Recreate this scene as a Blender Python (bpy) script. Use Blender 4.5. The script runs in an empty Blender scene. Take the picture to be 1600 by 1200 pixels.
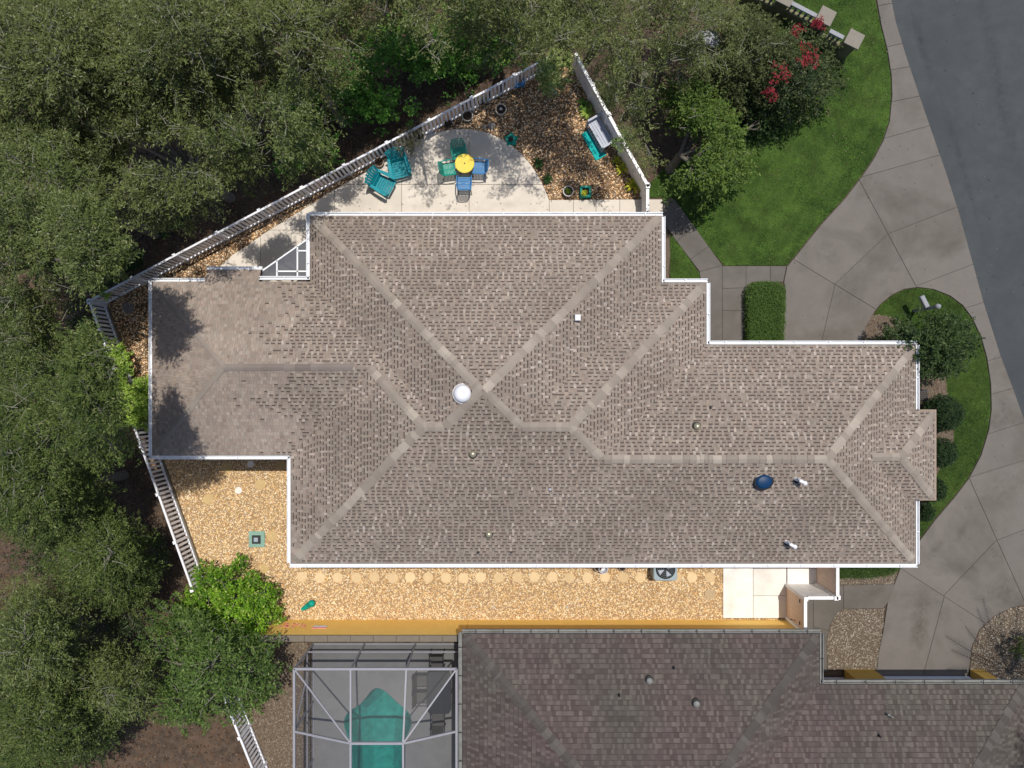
import bpy, math, random
import numpy as np
from mathutils import Vector, Matrix

random.seed(7)
rng = np.random.default_rng(11)
SC = bpy.context.scene
R = math.radians
CH = 28.0            # camera height (m)
F = 1120.0           # focal length in photo pixels (photo 1600 wide)

# ------------------------------------------------------------------ camera, light
cam_d = bpy.data.cameras.new('camera'); cam = bpy.data.objects.new('camera', cam_d)
SC.collection.objects.link(cam)
cam.location = (0, 0, CH); cam.rotation_euler = (0, 0, 0)
cam_d.sensor_width = 36; cam_d.lens = 36 * F / 1600
cam_d.clip_end = 500; SC.camera = cam

KX, KY = -0.14, -0.27                      # shadow shift per metre of height
sdir = Vector((-KX, -KY, 1)).normalized()  # towards the sun
elev = math.asin(sdir.z); azim = math.atan2(sdir.x, sdir.y)
world = bpy.data.worlds.new('World'); SC.world = world; world.use_nodes = True
wn = world.node_tree.nodes; wn.clear()
wo = wn.new('ShaderNodeOutputWorld'); wb = wn.new('ShaderNodeBackground'); ws = wn.new('ShaderNodeTexSky')
ws.sky_type = 'NISHITA'; ws.sun_disc = False; ws.sun_elevation = elev; ws.sun_rotation = azim
ws.dust_density = 1.5
wb.inputs['Strength'].default_value = 0.118
world.node_tree.links.new(ws.outputs[0], wb.inputs[0]); world.node_tree.links.new(wb.outputs[0], wo.inputs[0])
sl = bpy.data.lights.new('sun', 'SUN'); sl.energy = 3.8; sl.angle = R(0.53); sl.color = (1.0, 0.95, 0.87)
so = bpy.data.objects.new('sun', sl); SC.collection.objects.link(so)
so.location = (10, 14, 40); so.rotation_euler = sdir.to_track_quat('Z', 'Y').to_euler()
SC.view_settings.view_transform = 'Standard'; SC.view_settings.look = 'None'
SC.view_settings.exposure = 0.0; SC.view_settings.gamma = 1.0
SC.view_settings.use_curve_mapping = False

# ------------------------------------------------------------------ helpers
def W(px, py, z=0.0):
    k = (CH - z) / F
    return Vector(((px - 800) * k, (600 - py) * k, z))
def IMG(p):
    k = F / (CH - p[2]); return 800 + p[0] * k, 600 - p[1] * k

def srgb(r, g, b):
    return tuple(((c / 255) / 12.92 if c / 255 <= .04045 else ((c / 255 + .055) / 1.055) ** 2.4) for c in (r, g, b))

MATS = {}
def mat(name, col, rough=.8, var=.12, scale=6., bump=0., bscale=60., attr=False, metal=0., spec=.3,
        stain=None, stain_amt=0., stain_scale=.6, trans=0., detail=6.):
    """procedural surface: base colour (or per-face attribute) broken by two noises, optional stains and bump"""
    m = bpy.data.materials.new(name); m.use_nodes = True; MATS[name] = m
    nt = m.node_tree; N = nt.nodes; L = nt.links
    b = N['Principled BSDF']; out = N['Material Output']
    b.inputs['Roughness'].default_value = rough; b.inputs['Metallic'].default_value = metal
    b.inputs['Specular IOR Level'].default_value = spec
    tc = N.new('ShaderNodeTexCoord'); geo = N.new('ShaderNodeNewGeometry')
    co = geo.outputs['Position']
    n1 = N.new('ShaderNodeTexNoise'); n1.inputs['Scale'].default_value = scale; n1.inputs['Detail'].default_value = detail
    n1.inputs['Roughness'].default_value = .65
    L.new(co, n1.inputs['Vector'])
    mr = N.new('ShaderNodeMapRange'); mr.inputs[1].default_value = .3; mr.inputs[2].default_value = .7
    mr.inputs[3].default_value = 1 - var; mr.inputs[4].default_value = 1 + var
    L.new(n1.outputs[0], mr.inputs[0])
    mul = N.new('ShaderNodeVectorMath'); mul.operation = 'SCALE'
    if attr:
        at = N.new('ShaderNodeAttribute'); at.attribute_name = 'tone'; L.new(at.outputs['Color'], mul.inputs[0])
    else:
        mul.inputs[0].default_value = col
    L.new(mr.outputs[0], mul.inputs['Scale'])
    cur = mul.outputs[0]
    if stain:
        n2 = N.new('ShaderNodeTexNoise'); n2.inputs['Scale'].default_value = stain_scale; n2.inputs['Detail'].default_value = 7
        n2.inputs['Roughness'].default_value = .6; n2.inputs['Distortion'].default_value = .4
        L.new(co, n2.inputs['Vector'])
        r2 = N.new('ShaderNodeMapRange'); r2.inputs[1].default_value = .48; r2.inputs[2].default_value = .72
        r2.inputs[3].default_value = 0; r2.inputs[4].default_value = stain_amt
        L.new(n2.outputs[0], r2.inputs[0])
        mx = N.new('ShaderNodeMix'); mx.data_type = 'RGBA'
        L.new(r2.outputs[0], mx.inputs['Factor']); L.new(cur, mx.inputs[6]); mx.inputs[7].default_value = (*stain, 1)
        cur = mx.outputs[2]
    L.new(cur, b.inputs['Base Color'])
    if bump:
        nb = N.new('ShaderNodeTexNoise'); nb.inputs['Scale'].default_value = bscale; nb.inputs['Detail'].default_value = 4
        L.new(co, nb.inputs['Vector'])
        bp = N.new('ShaderNodeBump'); bp.inputs['Strength'].default_value = bump; bp.inputs['Distance'].default_value = .02
        L.new(nb.outputs[0], bp.inputs['Height']); L.new(bp.outputs[0], b.inputs['Normal'])
    if trans:
        tr = N.new('ShaderNodeBsdfTranslucent'); L.new(cur, tr.inputs['Color'])
        ms = N.new('ShaderNodeMixShader'); ms.inputs[0].default_value = trans
        L.new(b.outputs[0], ms.inputs[1]); L.new(tr.outputs[0], ms.inputs[2]); L.new(ms.outputs[0], out.inputs['Surface'])
    return m

def tagit(o, label=None, cat=None, group=None, kind=None):
    if label: o['label'] = label
    if cat: o['category'] = cat
    if group: o['group'] = group
    if kind: o['kind'] = kind
    return o
def link(o): SC.collection.objects.link(o); return o
def empty(name, loc, label, cat, group=None, rz=0.):
    o = bpy.data.objects.new(name, None); link(o); o.location = loc; o.rotation_euler = (0, 0, rz)
    o.empty_display_size = .2
    return tagit(o, label, cat, group)

class MB:
    """collects shapes, links them as one mesh object"""
    def __init__(s): s.v = []; s.f = []; s.c = []; s.has = False
    def add(s, vs, fs, col=None):
        k = len(s.v); s.v += [tuple(v) for v in vs]; s.f += [tuple(i + k for i in f) for f in fs]
        s.c += [col] * len(fs)
        if col is not None: s.has = True
        return s
    def box(s, c, size, rz=0., col=None, rx=0., ry=0.):
        hx, hy, hz = size[0] / 2, size[1] / 2, size[2] / 2
        M = Matrix.Rotation(rz, 3, 'Z') @ Matrix.Rotation(ry, 3, 'Y') @ Matrix.Rotation(rx, 3, 'X')
        b = min(hx, hy, hz) * .25
        vs = []
        for z, i in ((-hz, b), (-hz + b, 0), (hz - b, 0), (hz, b)):
            for x, y in ((-1, -1), (1, -1), (1, 1), (-1, 1)):
                vs.append(Vector(c) + M @ Vector((x * (hx - i), y * (hy - i), z)))
        fs = [(3, 2, 1, 0), (12, 13, 14, 15)]
        for l in range(3):
            for i in range(4):
                j = (i + 1) % 4; fs.append((l * 4 + i, l * 4 + j, l * 4 + 4 + j, l * 4 + 4 + i))
        return s.add(vs, fs, col)
    def bar(s, a, b, w, h, col=None):
        """square bar from a to b, w across, h along the up side"""
        a = Vector(a); b = Vector(b); d = (b - a)
        if d.length < 1e-6: return s
        d.normalize(); up = Vector((0, 0, 1)) if abs(d.z) < .95 else Vector((1, 0, 0))
        sd = d.cross(up).normalized(); up = sd.cross(d).normalized()
        vs = []
        for p in (a, b):
            for i, j in ((-1, -1), (1, -1), (1, 1), (-1, 1)): vs.append(p + sd * (i * w / 2) + up * (j * h / 2))
        return s.add(vs, [(3, 2, 1, 0), (4, 5, 6, 7), (0, 1, 5, 4), (1, 2, 6, 5), (2, 3, 7, 6), (3, 0, 4, 7)], col)
    def tube(s, pts, rad, n=8, col=None, cap=True):
        pts = [Vector(p) for p in pts]
        if not hasattr(rad, '__len__'): rad = [rad] * len(pts)
        vs = []; fs = []
        for i, p in enumerate(pts):
            d = (pts[min(i + 1, len(pts) - 1)] - pts[max(i - 1, 0)]).normalized()
            u = Vector((0, 0, 1)) if abs(d.z) < .9 else Vector((1, 0, 0))
            a = d.cross(u).normalized(); b = d.cross(a).normalized()
            for k in range(n):
                t = 2 * math.pi * k / n; vs.append(p + (a * math.cos(t) + b * math.sin(t)) * rad[i])
        for i in range(len(pts) - 1):
            for k in range(n):
                j = (k + 1) % n; fs.append((i * n + k, i * n + j, i * n + n + j, i * n + n + k))
        if cap: fs += [tuple(range(n)), tuple(reversed(range((len(pts) - 1) * n, len(pts) * n)))]
        return s.add(vs, fs, col)
    def lathe(s, prof, c, n=20, col=None, sx=1., sy=1., rz=0.):
        """prof: (radius, z) from outside bottom on"""
        vs = []; fs = []; c = Vector(c)
        for r, z in prof:
            for k in range(n):
                t = 2 * math.pi * k / n; x, y = r * math.cos(t) * sx, r * math.sin(t) * sy
                vs.append(c + Vector((x * math.cos(rz) - y * math.sin(rz), x * math.sin(rz) + y * math.cos(rz), z)))
        for i in range(len(prof) - 1):
            for k in range(n):
                j = (k + 1) % n; fs.append((i * n + k, i * n + j, i * n + n + j, i * n + n + k))
        fs += [tuple(reversed(range(n))), tuple(range((len(prof) - 1) * n, len(prof) * n))]
        return s.add(vs, fs, col)
    def prism(s, poly, z0, z1, col=None, bev=0.):
        """poly: list of world (x,y)"""
        poly = ccw(poly); n = len(poly)
        rings = [(poly, z0), (poly, z1)]
        if bev: rings = [(poly, z0), (poly, z1 - bev), (inset(poly, bev), z1)]
        vs = []; fs = []
        for pl, z in rings: vs += [(p[0], p[1], z) for p in pl]
        for i in range(len(rings) - 1):
            for k in range(n):
                j = (k + 1) % n; fs.append((i * n + k, i * n + j, i * n + n + j, i * n + n + k))
        fs += [tuple(reversed(range(n))), tuple(range((len(rings) - 1) * n, len(rings) * n))]
        return s.add(vs, fs, col)
    def build(s, name, m, parent=None, local=False, smooth=False, **tg):
        me = bpy.data.meshes.new(name)
        vs = s.v
        if parent is not None and not local:
            off = Vector((0, 0, 0)); p = parent
            while p is not None: off += p.location; p = p.parent
            vs = [(v[0] - off.x, v[1] - off.y, v[2] - off.z) for v in vs]
        me.from_pydata(vs, [], s.f)
        if s.has:
            a = me.attributes.new('tone', 'FLOAT_COLOR', 'FACE')
            a.data.foreach_set('color', np.array([(*(c or (.5, .5, .5)), 1) for c in s.c], dtype=np.float32).ravel())
        me.materials.append(m)
        if smooth: me.polygons.foreach_set('use_smooth', [True] * len(s.f))
        me.update()
        o = bpy.data.objects.new(name, me); link(o); o.parent = parent
        return tagit(o, **tg)

def np_mesh(name, V, nper, cols, m, parent=None, smooth=False, tris=None, **tg):
    """V (F, nper, 3) separate polygons, cols (F,3)"""
    me = bpy.data.meshes.new(name); n = V.shape[0]
    if parent is not None:
        off = Vector((0, 0, 0)); p = parent
        while p is not None: off += p.location; p = p.parent
        V = V - np.array(off)
    me.vertices.add(n * nper); me.vertices.foreach_set('co', V.astype(np.float32).ravel())
    me.loops.add(n * nper); me.loops.foreach_set('vertex_index', np.arange(n * nper, dtype=np.int32))
    me.polygons.add(n); me.polygons.foreach_set('loop_start', np.arange(0, n * nper, nper, dtype=np.int32))
    me.polygons.foreach_set('loop_total', np.full(n, nper, dtype=np.int32))
    if cols is not None:
        a = me.attributes.new('tone', 'FLOAT_COLOR', 'FACE')
        a.data.foreach_set('color', np.hstack([cols, np.ones((n, 1))]).astype(np.float32).ravel())
    me.materials.append(m); me.update(calc_edges=True)
    o = bpy.data.objects.new(name, me); link(o); o.parent = parent
    return tagit(o, **tg)

def ccw(p):
    p = [(q[0], q[1]) for q in p]
    a = sum(p[i][0] * p[(i + 1) % len(p)][1] - p[(i + 1) % len(p)][0] * p[i][1] for i in range(len(p)))
    return p if a > 0 else p[::-1]
def inset(p, d):
    n = len(p); o = []
    for i in range(n):
        a = Vector(p[i - 1]); b = Vector(p[i]); c = Vector(p[(i + 1) % n])
        e1 = (b - a); e2 = (c - b)
        if e1.length < 1e-6 or e2.length < 1e-6: o.append(tuple(b)); continue
        e1.normalize(); e2.normalize()
        n1 = Vector((-e1.y, e1.x)); n2 = Vector((-e2.y, e2.x)); m = n1 + n2
        if m.length < .2: o.append(tuple(b)); continue
        m.normalize(); k = d / max(.35, m.dot(n1)); o.append((b.x + m.x * k, b.y + m.y * k))
    return o
def PX(pts, z=0.): return [(W(x, y, z).x, W(x, y, z).y) for x, y in pts]
def inside(poly, x, y):
    """numpy point in polygon"""
    x = np.asarray(x); y = np.asarray(y); r = np.zeros(x.shape, bool); n = len(poly)
    for i in range(n):
        x1, y1 = poly[i]; x2, y2 = poly[(i + 1) % n]
        if y1 == y2: continue
        c = ((y1 > y) != (y2 > y)) & (x < (x2 - x1) * (y - y1) / (y2 - y1) + x1)
        r ^= c
    return r
def smooth_poly(pts, it=2, closed=True):
    for _ in range(it):
        q = []; n = len(pts)
        for i in range(n if closed else n - 1):
            a = pts[i]; b = pts[(i + 1) % n]
            q += [(a[0] * .75 + b[0] * .25, a[1] * .75 + b[1] * .25), (a[0] * .25 + b[0] * .75, a[1] * .25 + b[1] * .75)]
        if not closed: q = [pts[0]] + q + [pts[-1]]
        pts = q
    return pts
def split(poly, p, q):
    """split a simple polygon along the line pq at the two crossings round the middle of pq"""
    P = Vector(p); D = (Vector(q) - P); L = D.length; D.normalize(); nrm = Vector((-D.y, D.x)); mid = L / 2
    cr = []; n = len(poly)
    for i in range(n):
        a = Vector(poly[i]); b = Vector(poly[(i + 1) % n]); da = (a - P).dot(nrm); db = (b - P).dot(nrm)
        if (da > 0) != (db > 0):
            t = da / (da - db); x = a + (b - a) * t; cr.append(((x - P).dot(D), i, (x.x, x.y)))
    cr.sort(); lo = [c for c in cr if c[0] <= mid]; hi = [c for c in cr if c[0] > mid]
    if not lo or not hi: return [poly]
    c1, c2 = lo[-1], hi[0]
    if c1[1] > c2[1]: c1, c2 = c2, c1
    A = [c1[2]] + list(poly[c1[1] + 1:c2[1] + 1]) + [c2[2]]
    B = [c2[2]] + list(poly[c2[1] + 1:]) + list(poly[:c1[1] + 1]) + [c1[2]]
    return [A, B]
def cut(polys, segs):
    for p, q in segs:
        m = ((p[0] + q[0]) / 2, (p[1] + q[1]) / 2); out = []
        for pl in polys:
            if bool(inside(pl, np.array([m[0]]), np.array([m[1]]))[0]): out += split(pl, p, q)
            else: out.append(pl)
        polys = out
    return polys

# ------------------------------------------------------------------ materials
M_soil = mat('soil_litter', (.075, .053, .038), .95, .5, 3.5, .6, 30, stain=(.125, .078, .05), stain_amt=.8, stain_scale=.9)
M_street = mat('street_asphalt', (.058, .065, .068), .9, .12, 1.6, .35, 90, stain=(.046, .050, .056), stain_amt=.85, stain_scale=.28)
M_joint = mat('joint_dirt', (.085, .076, .068), .95, .3, 10)
M_drive = mat('driveway_concrete', None, .85, .07, 1.6, .25, 120, attr=True, stain=(.072, .066, .050), stain_amt=.75, stain_scale=.42)
M_patio = mat('patio_concrete', None, .85, .05, 2.2, .2, 120, attr=True, stain=(.40, .35, .29), stain_amt=.35, stain_scale=.9)
M_lawn = mat('lawn_turf', (.048, .096, .014), .95, .55, 1.4, .8, 120, stain=(.028, .060, .010), stain_amt=.8, stain_scale=1.1)
M_blade = mat('grass_blades', None, .7, .2, 3, attr=True, trans=.25)
M_gravelbase = mat('gravel_bed', (.36, .24, .135), .95, .35, 25, .8, 60)
M_gravel2 = mat('gravel_bed_dark', (.13, .10, .072), .95, .35, 25, .8, 60)
M_stone = mat('gravel_stones', None, .8, .12, 30, attr=True)
M_mulch = mat('bed_litter', (.20, .13, .075), .95, .55, 9, .8, 40, stain=(.045, .03, .02), stain_amt=.9, stain_scale=2.2)
M_shingle = mat('roof_shingles', None, .95, .08, 1.3, .5, 160, attr=True, spec=.15, stain=(.17, .135, .115), stain_amt=.25, stain_scale=.7)
M_shingle2 = mat('neighbour_shingles', None, .95, .08, 1.3, .5, 160, attr=True, spec=.12, stain=(.060, .060, .052), stain_amt=.5, stain_scale=.45)
M_deck = mat('roof_underlay', (.09, .075, .066), .95, .1, 8)
M_deck2 = mat('roof_underlay_dark', (.04, .035, .034), .95, .1, 8)
M_white = mat('white_aluminium', (.80, .81, .83), .45, .04, 4, stain=(.5, .5, .5), stain_amt=.25, stain_scale=2)
M_gut2 = mat('weathered_gutter', (.20, .20, .19), .6, .2, 5, stain=(.09, .10, .08), stain_amt=.7, stain_scale=2)
M_vinyl = mat('white_vinyl_fence', (.82, .82, .86), .5, .08, 3, stain=(.55, .55, .55), stain_amt=.35, stain_scale=2)
M_vinyl2 = mat('white_vinyl_wall', (.88, .87, .86), .5, .04, 3, stain=(.6, .55, .5), stain_amt=.3, stain_scale=1.4)
M_shadepanel = mat('shaded_white_panel', (.78, .58, .44), .7, .06, 3)  # white fence boards facing west, their tan shade put into the colour
M_stucco = mat('tan_stucco', (.50, .38, .25), .9, .06, 6, .5, 90)
M_yellow = mat('yellow_stucco', (.95, .62, .17), .85, .05, 5, .4, 90, stain=(.88, .52, .12), stain_amt=.35, stain_scale=.9)
M_yellow2 = mat('ochre_stucco', (.50, .31, .07), .9, .06, 5, .4, 90)
M_cap = mat('wall_cap', (.17, .145, .11), .85, .08, 6, .3, 60)
M_olive = mat('olive_stucco', (.19, .18, .095), .9, .08, 5, .4, 80)
M_pcap = mat('pillar_cap', (.22, .20, .165), .85, .06, 5, .3, 60)
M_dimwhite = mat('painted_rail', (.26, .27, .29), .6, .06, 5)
M_bark = mat('oak_bark', (.15, .135, .11), .95, .3, 8, .8, 40)
M_twig = mat('pale_twigs', (.18, .175, .14), .9, .25, 8)
M_leaf = mat('leaves', None, .6, .10, 3, attr=True, trans=.28, spec=.25)
M_petal = mat('petals', None, .6, .1, 6, attr=True, trans=.2)
M_teal = mat('teal_plastic', (.003, .22, .27), .5, .14, 9, spec=.2, stain=(.03, .36, .40), stain_amt=.5, stain_scale=5)
M_green = mat('green_plastic', (.004, .29, .22), .5, .14, 9, spec=.2)
M_blue = mat('blue_plastic', (.06, .22, .46), .5, .12, 9, spec=.2)
M_tealmat = mat('teal_mat', (.006, .40, .38), .8, .12, 8, .4, 80)
M_ytable = mat('yellow_tabletop', (.78, .55, .015), .5, .05, 5, spec=.5, stain=(.42, .44, .03), stain_amt=.8, stain_scale=5.)
M_dark = mat('dark_metal', (.025, .026, .03), .5, .1, 8, spec=.4)
M_grey = mat('grey_paint', (.42, .45, .52), .55, .08, 5)
M_tanstone = mat('stepping_stone', None, .85, .08, 8, .3, 60, attr=True)
M_pot = mat('clay_pot', (.36, .27, .20), .85, .12, 9, .3, 50)
M_potw = mat('pale_pot', (.50, .46, .40), .8, .12, 9)
M_potsoil = mat('pot_soil', (.05, .032, .02), .95, .4, 40, .8, 80)
M_navy = mat('navy_glass', (.003, .032, .095), .45, .1, 3, spec=.25)
M_domew = mat('white_dome', (.70, .70, .73), .3, .03, 4, spec=.5)
M_brass = mat('vent_metal', (.42, .38, .27), .35, .1, 8, metal=.6, spec=.5)
M_black = mat('rubber_black', (.012, .013, .016), .6, .1, 8)
M_acgrey = mat('condenser_casing', (.30, .37, .40), .5, .06, 6)
M_scrframe = mat('screen_frame', (.27, .27, .30), .5, .06, 4)
M_pooldeck = mat('pool_deck', (.19, .19, .19), .85, .07, 2, .2, 60, stain=(.11, .11, .11), stain_amt=.3, stain_scale=.7)
M_garage = mat('garage_door', (.62, .63, .70), .6, .05, 4)
M_hedge = mat('hedge_core', (.015, .03, .008), .95, .3, 12)
M_chalk = mat('pale_stone', (.55, .52, .52), .9, .15, 9, .5, 40)
M_rock = mat('grey_rock', (.20, .19, .18), .9, .25, 9, .8, 30)
M_pink = mat('pink_tiles', None, .5, .05, 8, attr=True)

def add_stains(m, blobs, col):
    """worn or oily patches of their own shape: px, py, radius x, radius y, angle, strength"""
    nt = m.node_tree; N = nt.nodes; L = nt.links; b = N['Principled BSDF']
    cur = b.inputs['Base Color'].links[0].from_socket; geo = N.new('ShaderNodeNewGeometry')
    nz = N.new('ShaderNodeTexNoise'); nz.inputs['Scale'].default_value = 4.5; nz.inputs['Detail'].default_value = 8; nz.inputs['Roughness'].default_value = .7
    L.new(geo.outputs['Position'], nz.inputs['Vector']); total = None
    for px, py, rx, ry, ang, amt in blobs:
        c = W(px, py); mp = N.new('ShaderNodeMapping'); mp.vector_type = 'TEXTURE'
        mp.inputs['Location'].default_value = (c.x, c.y, 0); mp.inputs['Rotation'].default_value = (0, 0, ang); mp.inputs['Scale'].default_value = (rx / 40, ry / 40, 1000)
        L.new(geo.outputs['Position'], mp.inputs['Vector']); ln = N.new('ShaderNodeVectorMath'); ln.operation = 'LENGTH'; L.new(mp.outputs[0], ln.inputs[0])
        r = N.new('ShaderNodeMapRange'); r.inputs[1].default_value = 1.1; r.inputs[2].default_value = .2; r.inputs[3].default_value = 0; r.inputs[4].default_value = amt
        L.new(ln.outputs['Value'], r.inputs[0])
        if total is None: total = r.outputs[0]
        else:
            a = N.new('ShaderNodeMath'); a.operation = 'MAXIMUM'; L.new(total, a.inputs[0]); L.new(r.outputs[0], a.inputs[1]); total = a.outputs[0]
    rr = N.new('ShaderNodeMapRange'); rr.inputs[1].default_value = .35; rr.inputs[2].default_value = .62; L.new(nz.outputs[0], rr.inputs[0])
    mu = N.new('ShaderNodeMath'); mu.operation = 'MULTIPLY'; L.new(total, mu.inputs[0]); L.new(rr.outputs[0], mu.inputs[1])
    mx = N.new('ShaderNodeMix'); mx.data_type = 'RGBA'; L.new(mu.outputs[0], mx.inputs['Factor']); L.new(cur, mx.inputs[6]); mx.inputs[7].default_value = (*col, 1)
    L.new(mx.outputs[2], b.inputs['Base Color'])
add_stains(M_drive, [(1436, 975, 16, 52, -.15, .75), (1470, 950, 14, 40, .2, .35), (1500, 832, 8, 26, -.6, .45), (1462, 855, 8, 26, -.6, .4), (1562, 655, 26, 18, .3, .55), (1572, 925, 30, 34, 0, .5), (1290, 395, 26, 34, .4, .3),
                     (1400, 320, 20, 14, 0, .25), (1395, 422, 12, 5, 0, .3), (1360, 925, 40, 12, 0, .35), (1560, 770, 34, 30, .5, .35), (1500, 700, 26, 16, .5, .3)], (.055, .050, .036))
add_stains(M_street, [(1440, 70, 8, 60, .28, .8), (1500, 250, 7, 130, .28, .5), (1560, 130, 14, 200, .2, .5), (1552, 432, 3, 3, 0, .9), (1546, 342, 3, 3, 0, .9), (1555, 308, 4, 4, 0, .9), (1540, 520, 10, 60, .3, .5)], (.030, .033, .036))
add_stains(M_patio, [(655, 325, 30, 10, 0, .3), (1150, 890, 10, 9, 0, .35), (1160, 928, 12, 7, 0, .25), (1200, 905, 8, 14, 0, .2), (1140, 950, 6, 14, 0, .25), (560, 315, 22, 10, 0, .25), (800, 320, 30, 8, 0, .3)], (.34, .31, .27))
add_stains(M_shingle, [(707, 812, 12, 7, 0, .75), (975, 830, 16, 10, 0, .4), (1192, 780, 22, 30, 0, .35), (640, 420, 60, 10, 0, .25), (1130, 620, 50, 14, 0, .25), (560, 690, 14, 50, 0, .25), (960, 560, 40, 30, .6, .25), (1290, 830, 50, 12, 0, .25), (840, 470, 40, 26, 0, .2)], (.12, .10, .092))
def glassy(name, col, mix, rough=.4):
    """open mesh or tinted sheet: part of the light goes straight through"""
    m = bpy.data.materials.new(name); m.use_nodes = True; N = m.node_tree.nodes; L = m.node_tree.links
    b = N['Principled BSDF']; b.inputs['Base Color'].default_value = (*col, 1); b.inputs['Roughness'].default_value = rough
    t = N.new('ShaderNodeBsdfTransparent'); x = N.new('ShaderNodeMixShader'); x.inputs[0].default_value = mix
    n = N.new('ShaderNodeTexNoise'); n.inputs['Scale'].default_value = 1.3; n.inputs['Detail'].default_value = 5
    r = N.new('ShaderNodeMapRange'); r.inputs[3].default_value = mix - .08; r.inputs[4].default_value = mix + .08
    L.new(n.outputs[0], r.inputs[0]); L.new(r.outputs[0], x.inputs[0])
    L.new(t.outputs[0], x.inputs[1]); L.new(b.outputs[0], x.inputs[2]); L.new(x.outputs[0], N['Material Output'].inputs['Surface'])
    return m
M_screen = glassy('insect_screen', (.07, .07, .075), .22)
M_screen2 = glassy('porch_screen', (.085, .09, .11), .78)
# pool water: clear, teal pool shell under it
M_water = bpy.data.materials.new('pool_water'); M_water.use_nodes = True
_n = M_water.node_tree.nodes; _b = _n['Principled BSDF']; _b.inputs['Base Color'].default_value = (.55, .9, .88, 1)
_b.inputs['Roughness'].default_value = .05; _b.inputs['IOR'].default_value = 1.33
_t = _n.new('ShaderNodeBsdfTransparent'); _t.inputs['Color'].default_value = (.45, .85, .82, 1)
_g = _n.new('ShaderNodeBsdfGlossy'); _g.inputs['Roughness'].default_value = .08
_x = _n.new('ShaderNodeMixShader'); _x.inputs[0].default_value = .05
_nz = _n.new('ShaderNodeTexNoise'); _nz.inputs['Scale'].default_value = 7; _bp = _n.new('ShaderNodeBump'); _bp.inputs['Strength'].default_value = .6
_l = M_water.node_tree.links; _l.new(_nz.outputs[0], _bp.inputs['Height']); _l.new(_bp.outputs[0], _g.inputs['Normal'])
_l.new(_t.outputs[0], _x.inputs[1]); _l.new(_g.outputs[0], _x.inputs[2]); _l.new(_x.outputs[0], _n['Material Output'].inputs['Surface'])
M_poolshell = mat('pool_plaster', (.040, .30, .275), .7, .25, 5, .3, 20, stain=(.20, .50, .46), stain_amt=.6, stain_scale=2.2)

# ------------------------------------------------------------------ ground, street, lawns
def sheet(name, pts, z, m, label=None, thick=.0, parent=None, kind='structure', sm=0):
    if sm: pts = smooth_poly(pts, sm)
    mb = MB()
    if thick: mb.prism(PX(pts), z - thick, z)
    else: mb.add([(x, y, z) for x, y in ccw(PX(pts))], [tuple(range(len(pts)))])
    return mb.build(name, m, parent, kind=kind, label=label)

# pool outline is needed first: the ground has a hole there
POOL = smooth_poly([(580, 1078), (590, 1073), (603, 1079), (622, 1098), (640, 1112), (645, 1130), (637, 1148), (631, 1165), (630, 1250),
                    (551, 1250), (550, 1165), (541, 1145), (536, 1126), (545, 1110), (562, 1101), (573, 1088)], 2)
def holed_sheet(name, rect, hole, z, m, **k):
    """rectangle (world) with the pool left out"""
    H = ccw(PX(hole)); n = len(H); cx = sum(p[0] for p in H) / n; cy = sum(p[1] for p in H) / n
    x0, y0, x1, y1 = rect; out = []
    for (x, y) in H:
        dx, dy = x - cx, y - cy; ts = []
        if dx > 1e-9: ts.append((x1 - cx) / dx)
        if dx < -1e-9: ts.append((x0 - cx) / dx)
        if dy > 1e-9: ts.append((y1 - cy) / dy)
        if dy < -1e-9: ts.append((y0 - cy) / dy)
        t = min(ts); out.append((cx + dx * t, cy + dy * t))
    vs = [(x, y, z) for x, y in H] + [(x, y, z) for x, y in out]; fs = []
    corners = [(x0, y0), (x1, y0), (x1, y1), (x0, y1)]
    mb = MB()
    for i in range(n):
        j = (i + 1) % n
        a, b = out[i], out[j]
        cs = [c for c in corners if (b[0] - cx) * (c[1] - cy) - (b[1] - cy) * (c[0] - cx) < 0 and (a[0] - cx) * (c[1] - cy) - (a[1] - cy) * (c[0] - cx) > 0
              and (a[0] - cx) * (c[0] - cx) + (a[1] - cy) * (c[1] - cy) > 0]
        ring = [H[i], H[j], b] + cs[::-1] + [a]
        if len(cs) > 1:
            cs.sort(key=lambda c: math.atan2((c[1] - cy) * (a[0] - cx) - (c[0] - cx) * (a[1] - cy), (a[0] - cx) * (c[0] - cx) + (a[1] - cy) * (c[1] - cy)))
            ring = [H[i], H[j], b] + cs[::-1] + [a]
        mb.add([(p[0], p[1], z) for p in ring][::-1], [tuple(range(len(ring)))])
    return mb.build(name, m, **k)
holed_sheet('ground', (-300, -300, 300, 300), POOL, 0.0, M_soil, kind='structure')

STREET_L = [(1388, -900), (1391, -60), (1393, 0), (1400, 35), (1415, 85), (1440, 160), (1480, 275), (1500, 338), (1536, 470), (1563, 555),
            (1582, 605), (1600, 655), (1640, 780), (1720, 1010), (1900, 1500)]
sheet('street', STREET_L + [(3200, 1500), (3200, -900)], .006, M_street)

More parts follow.
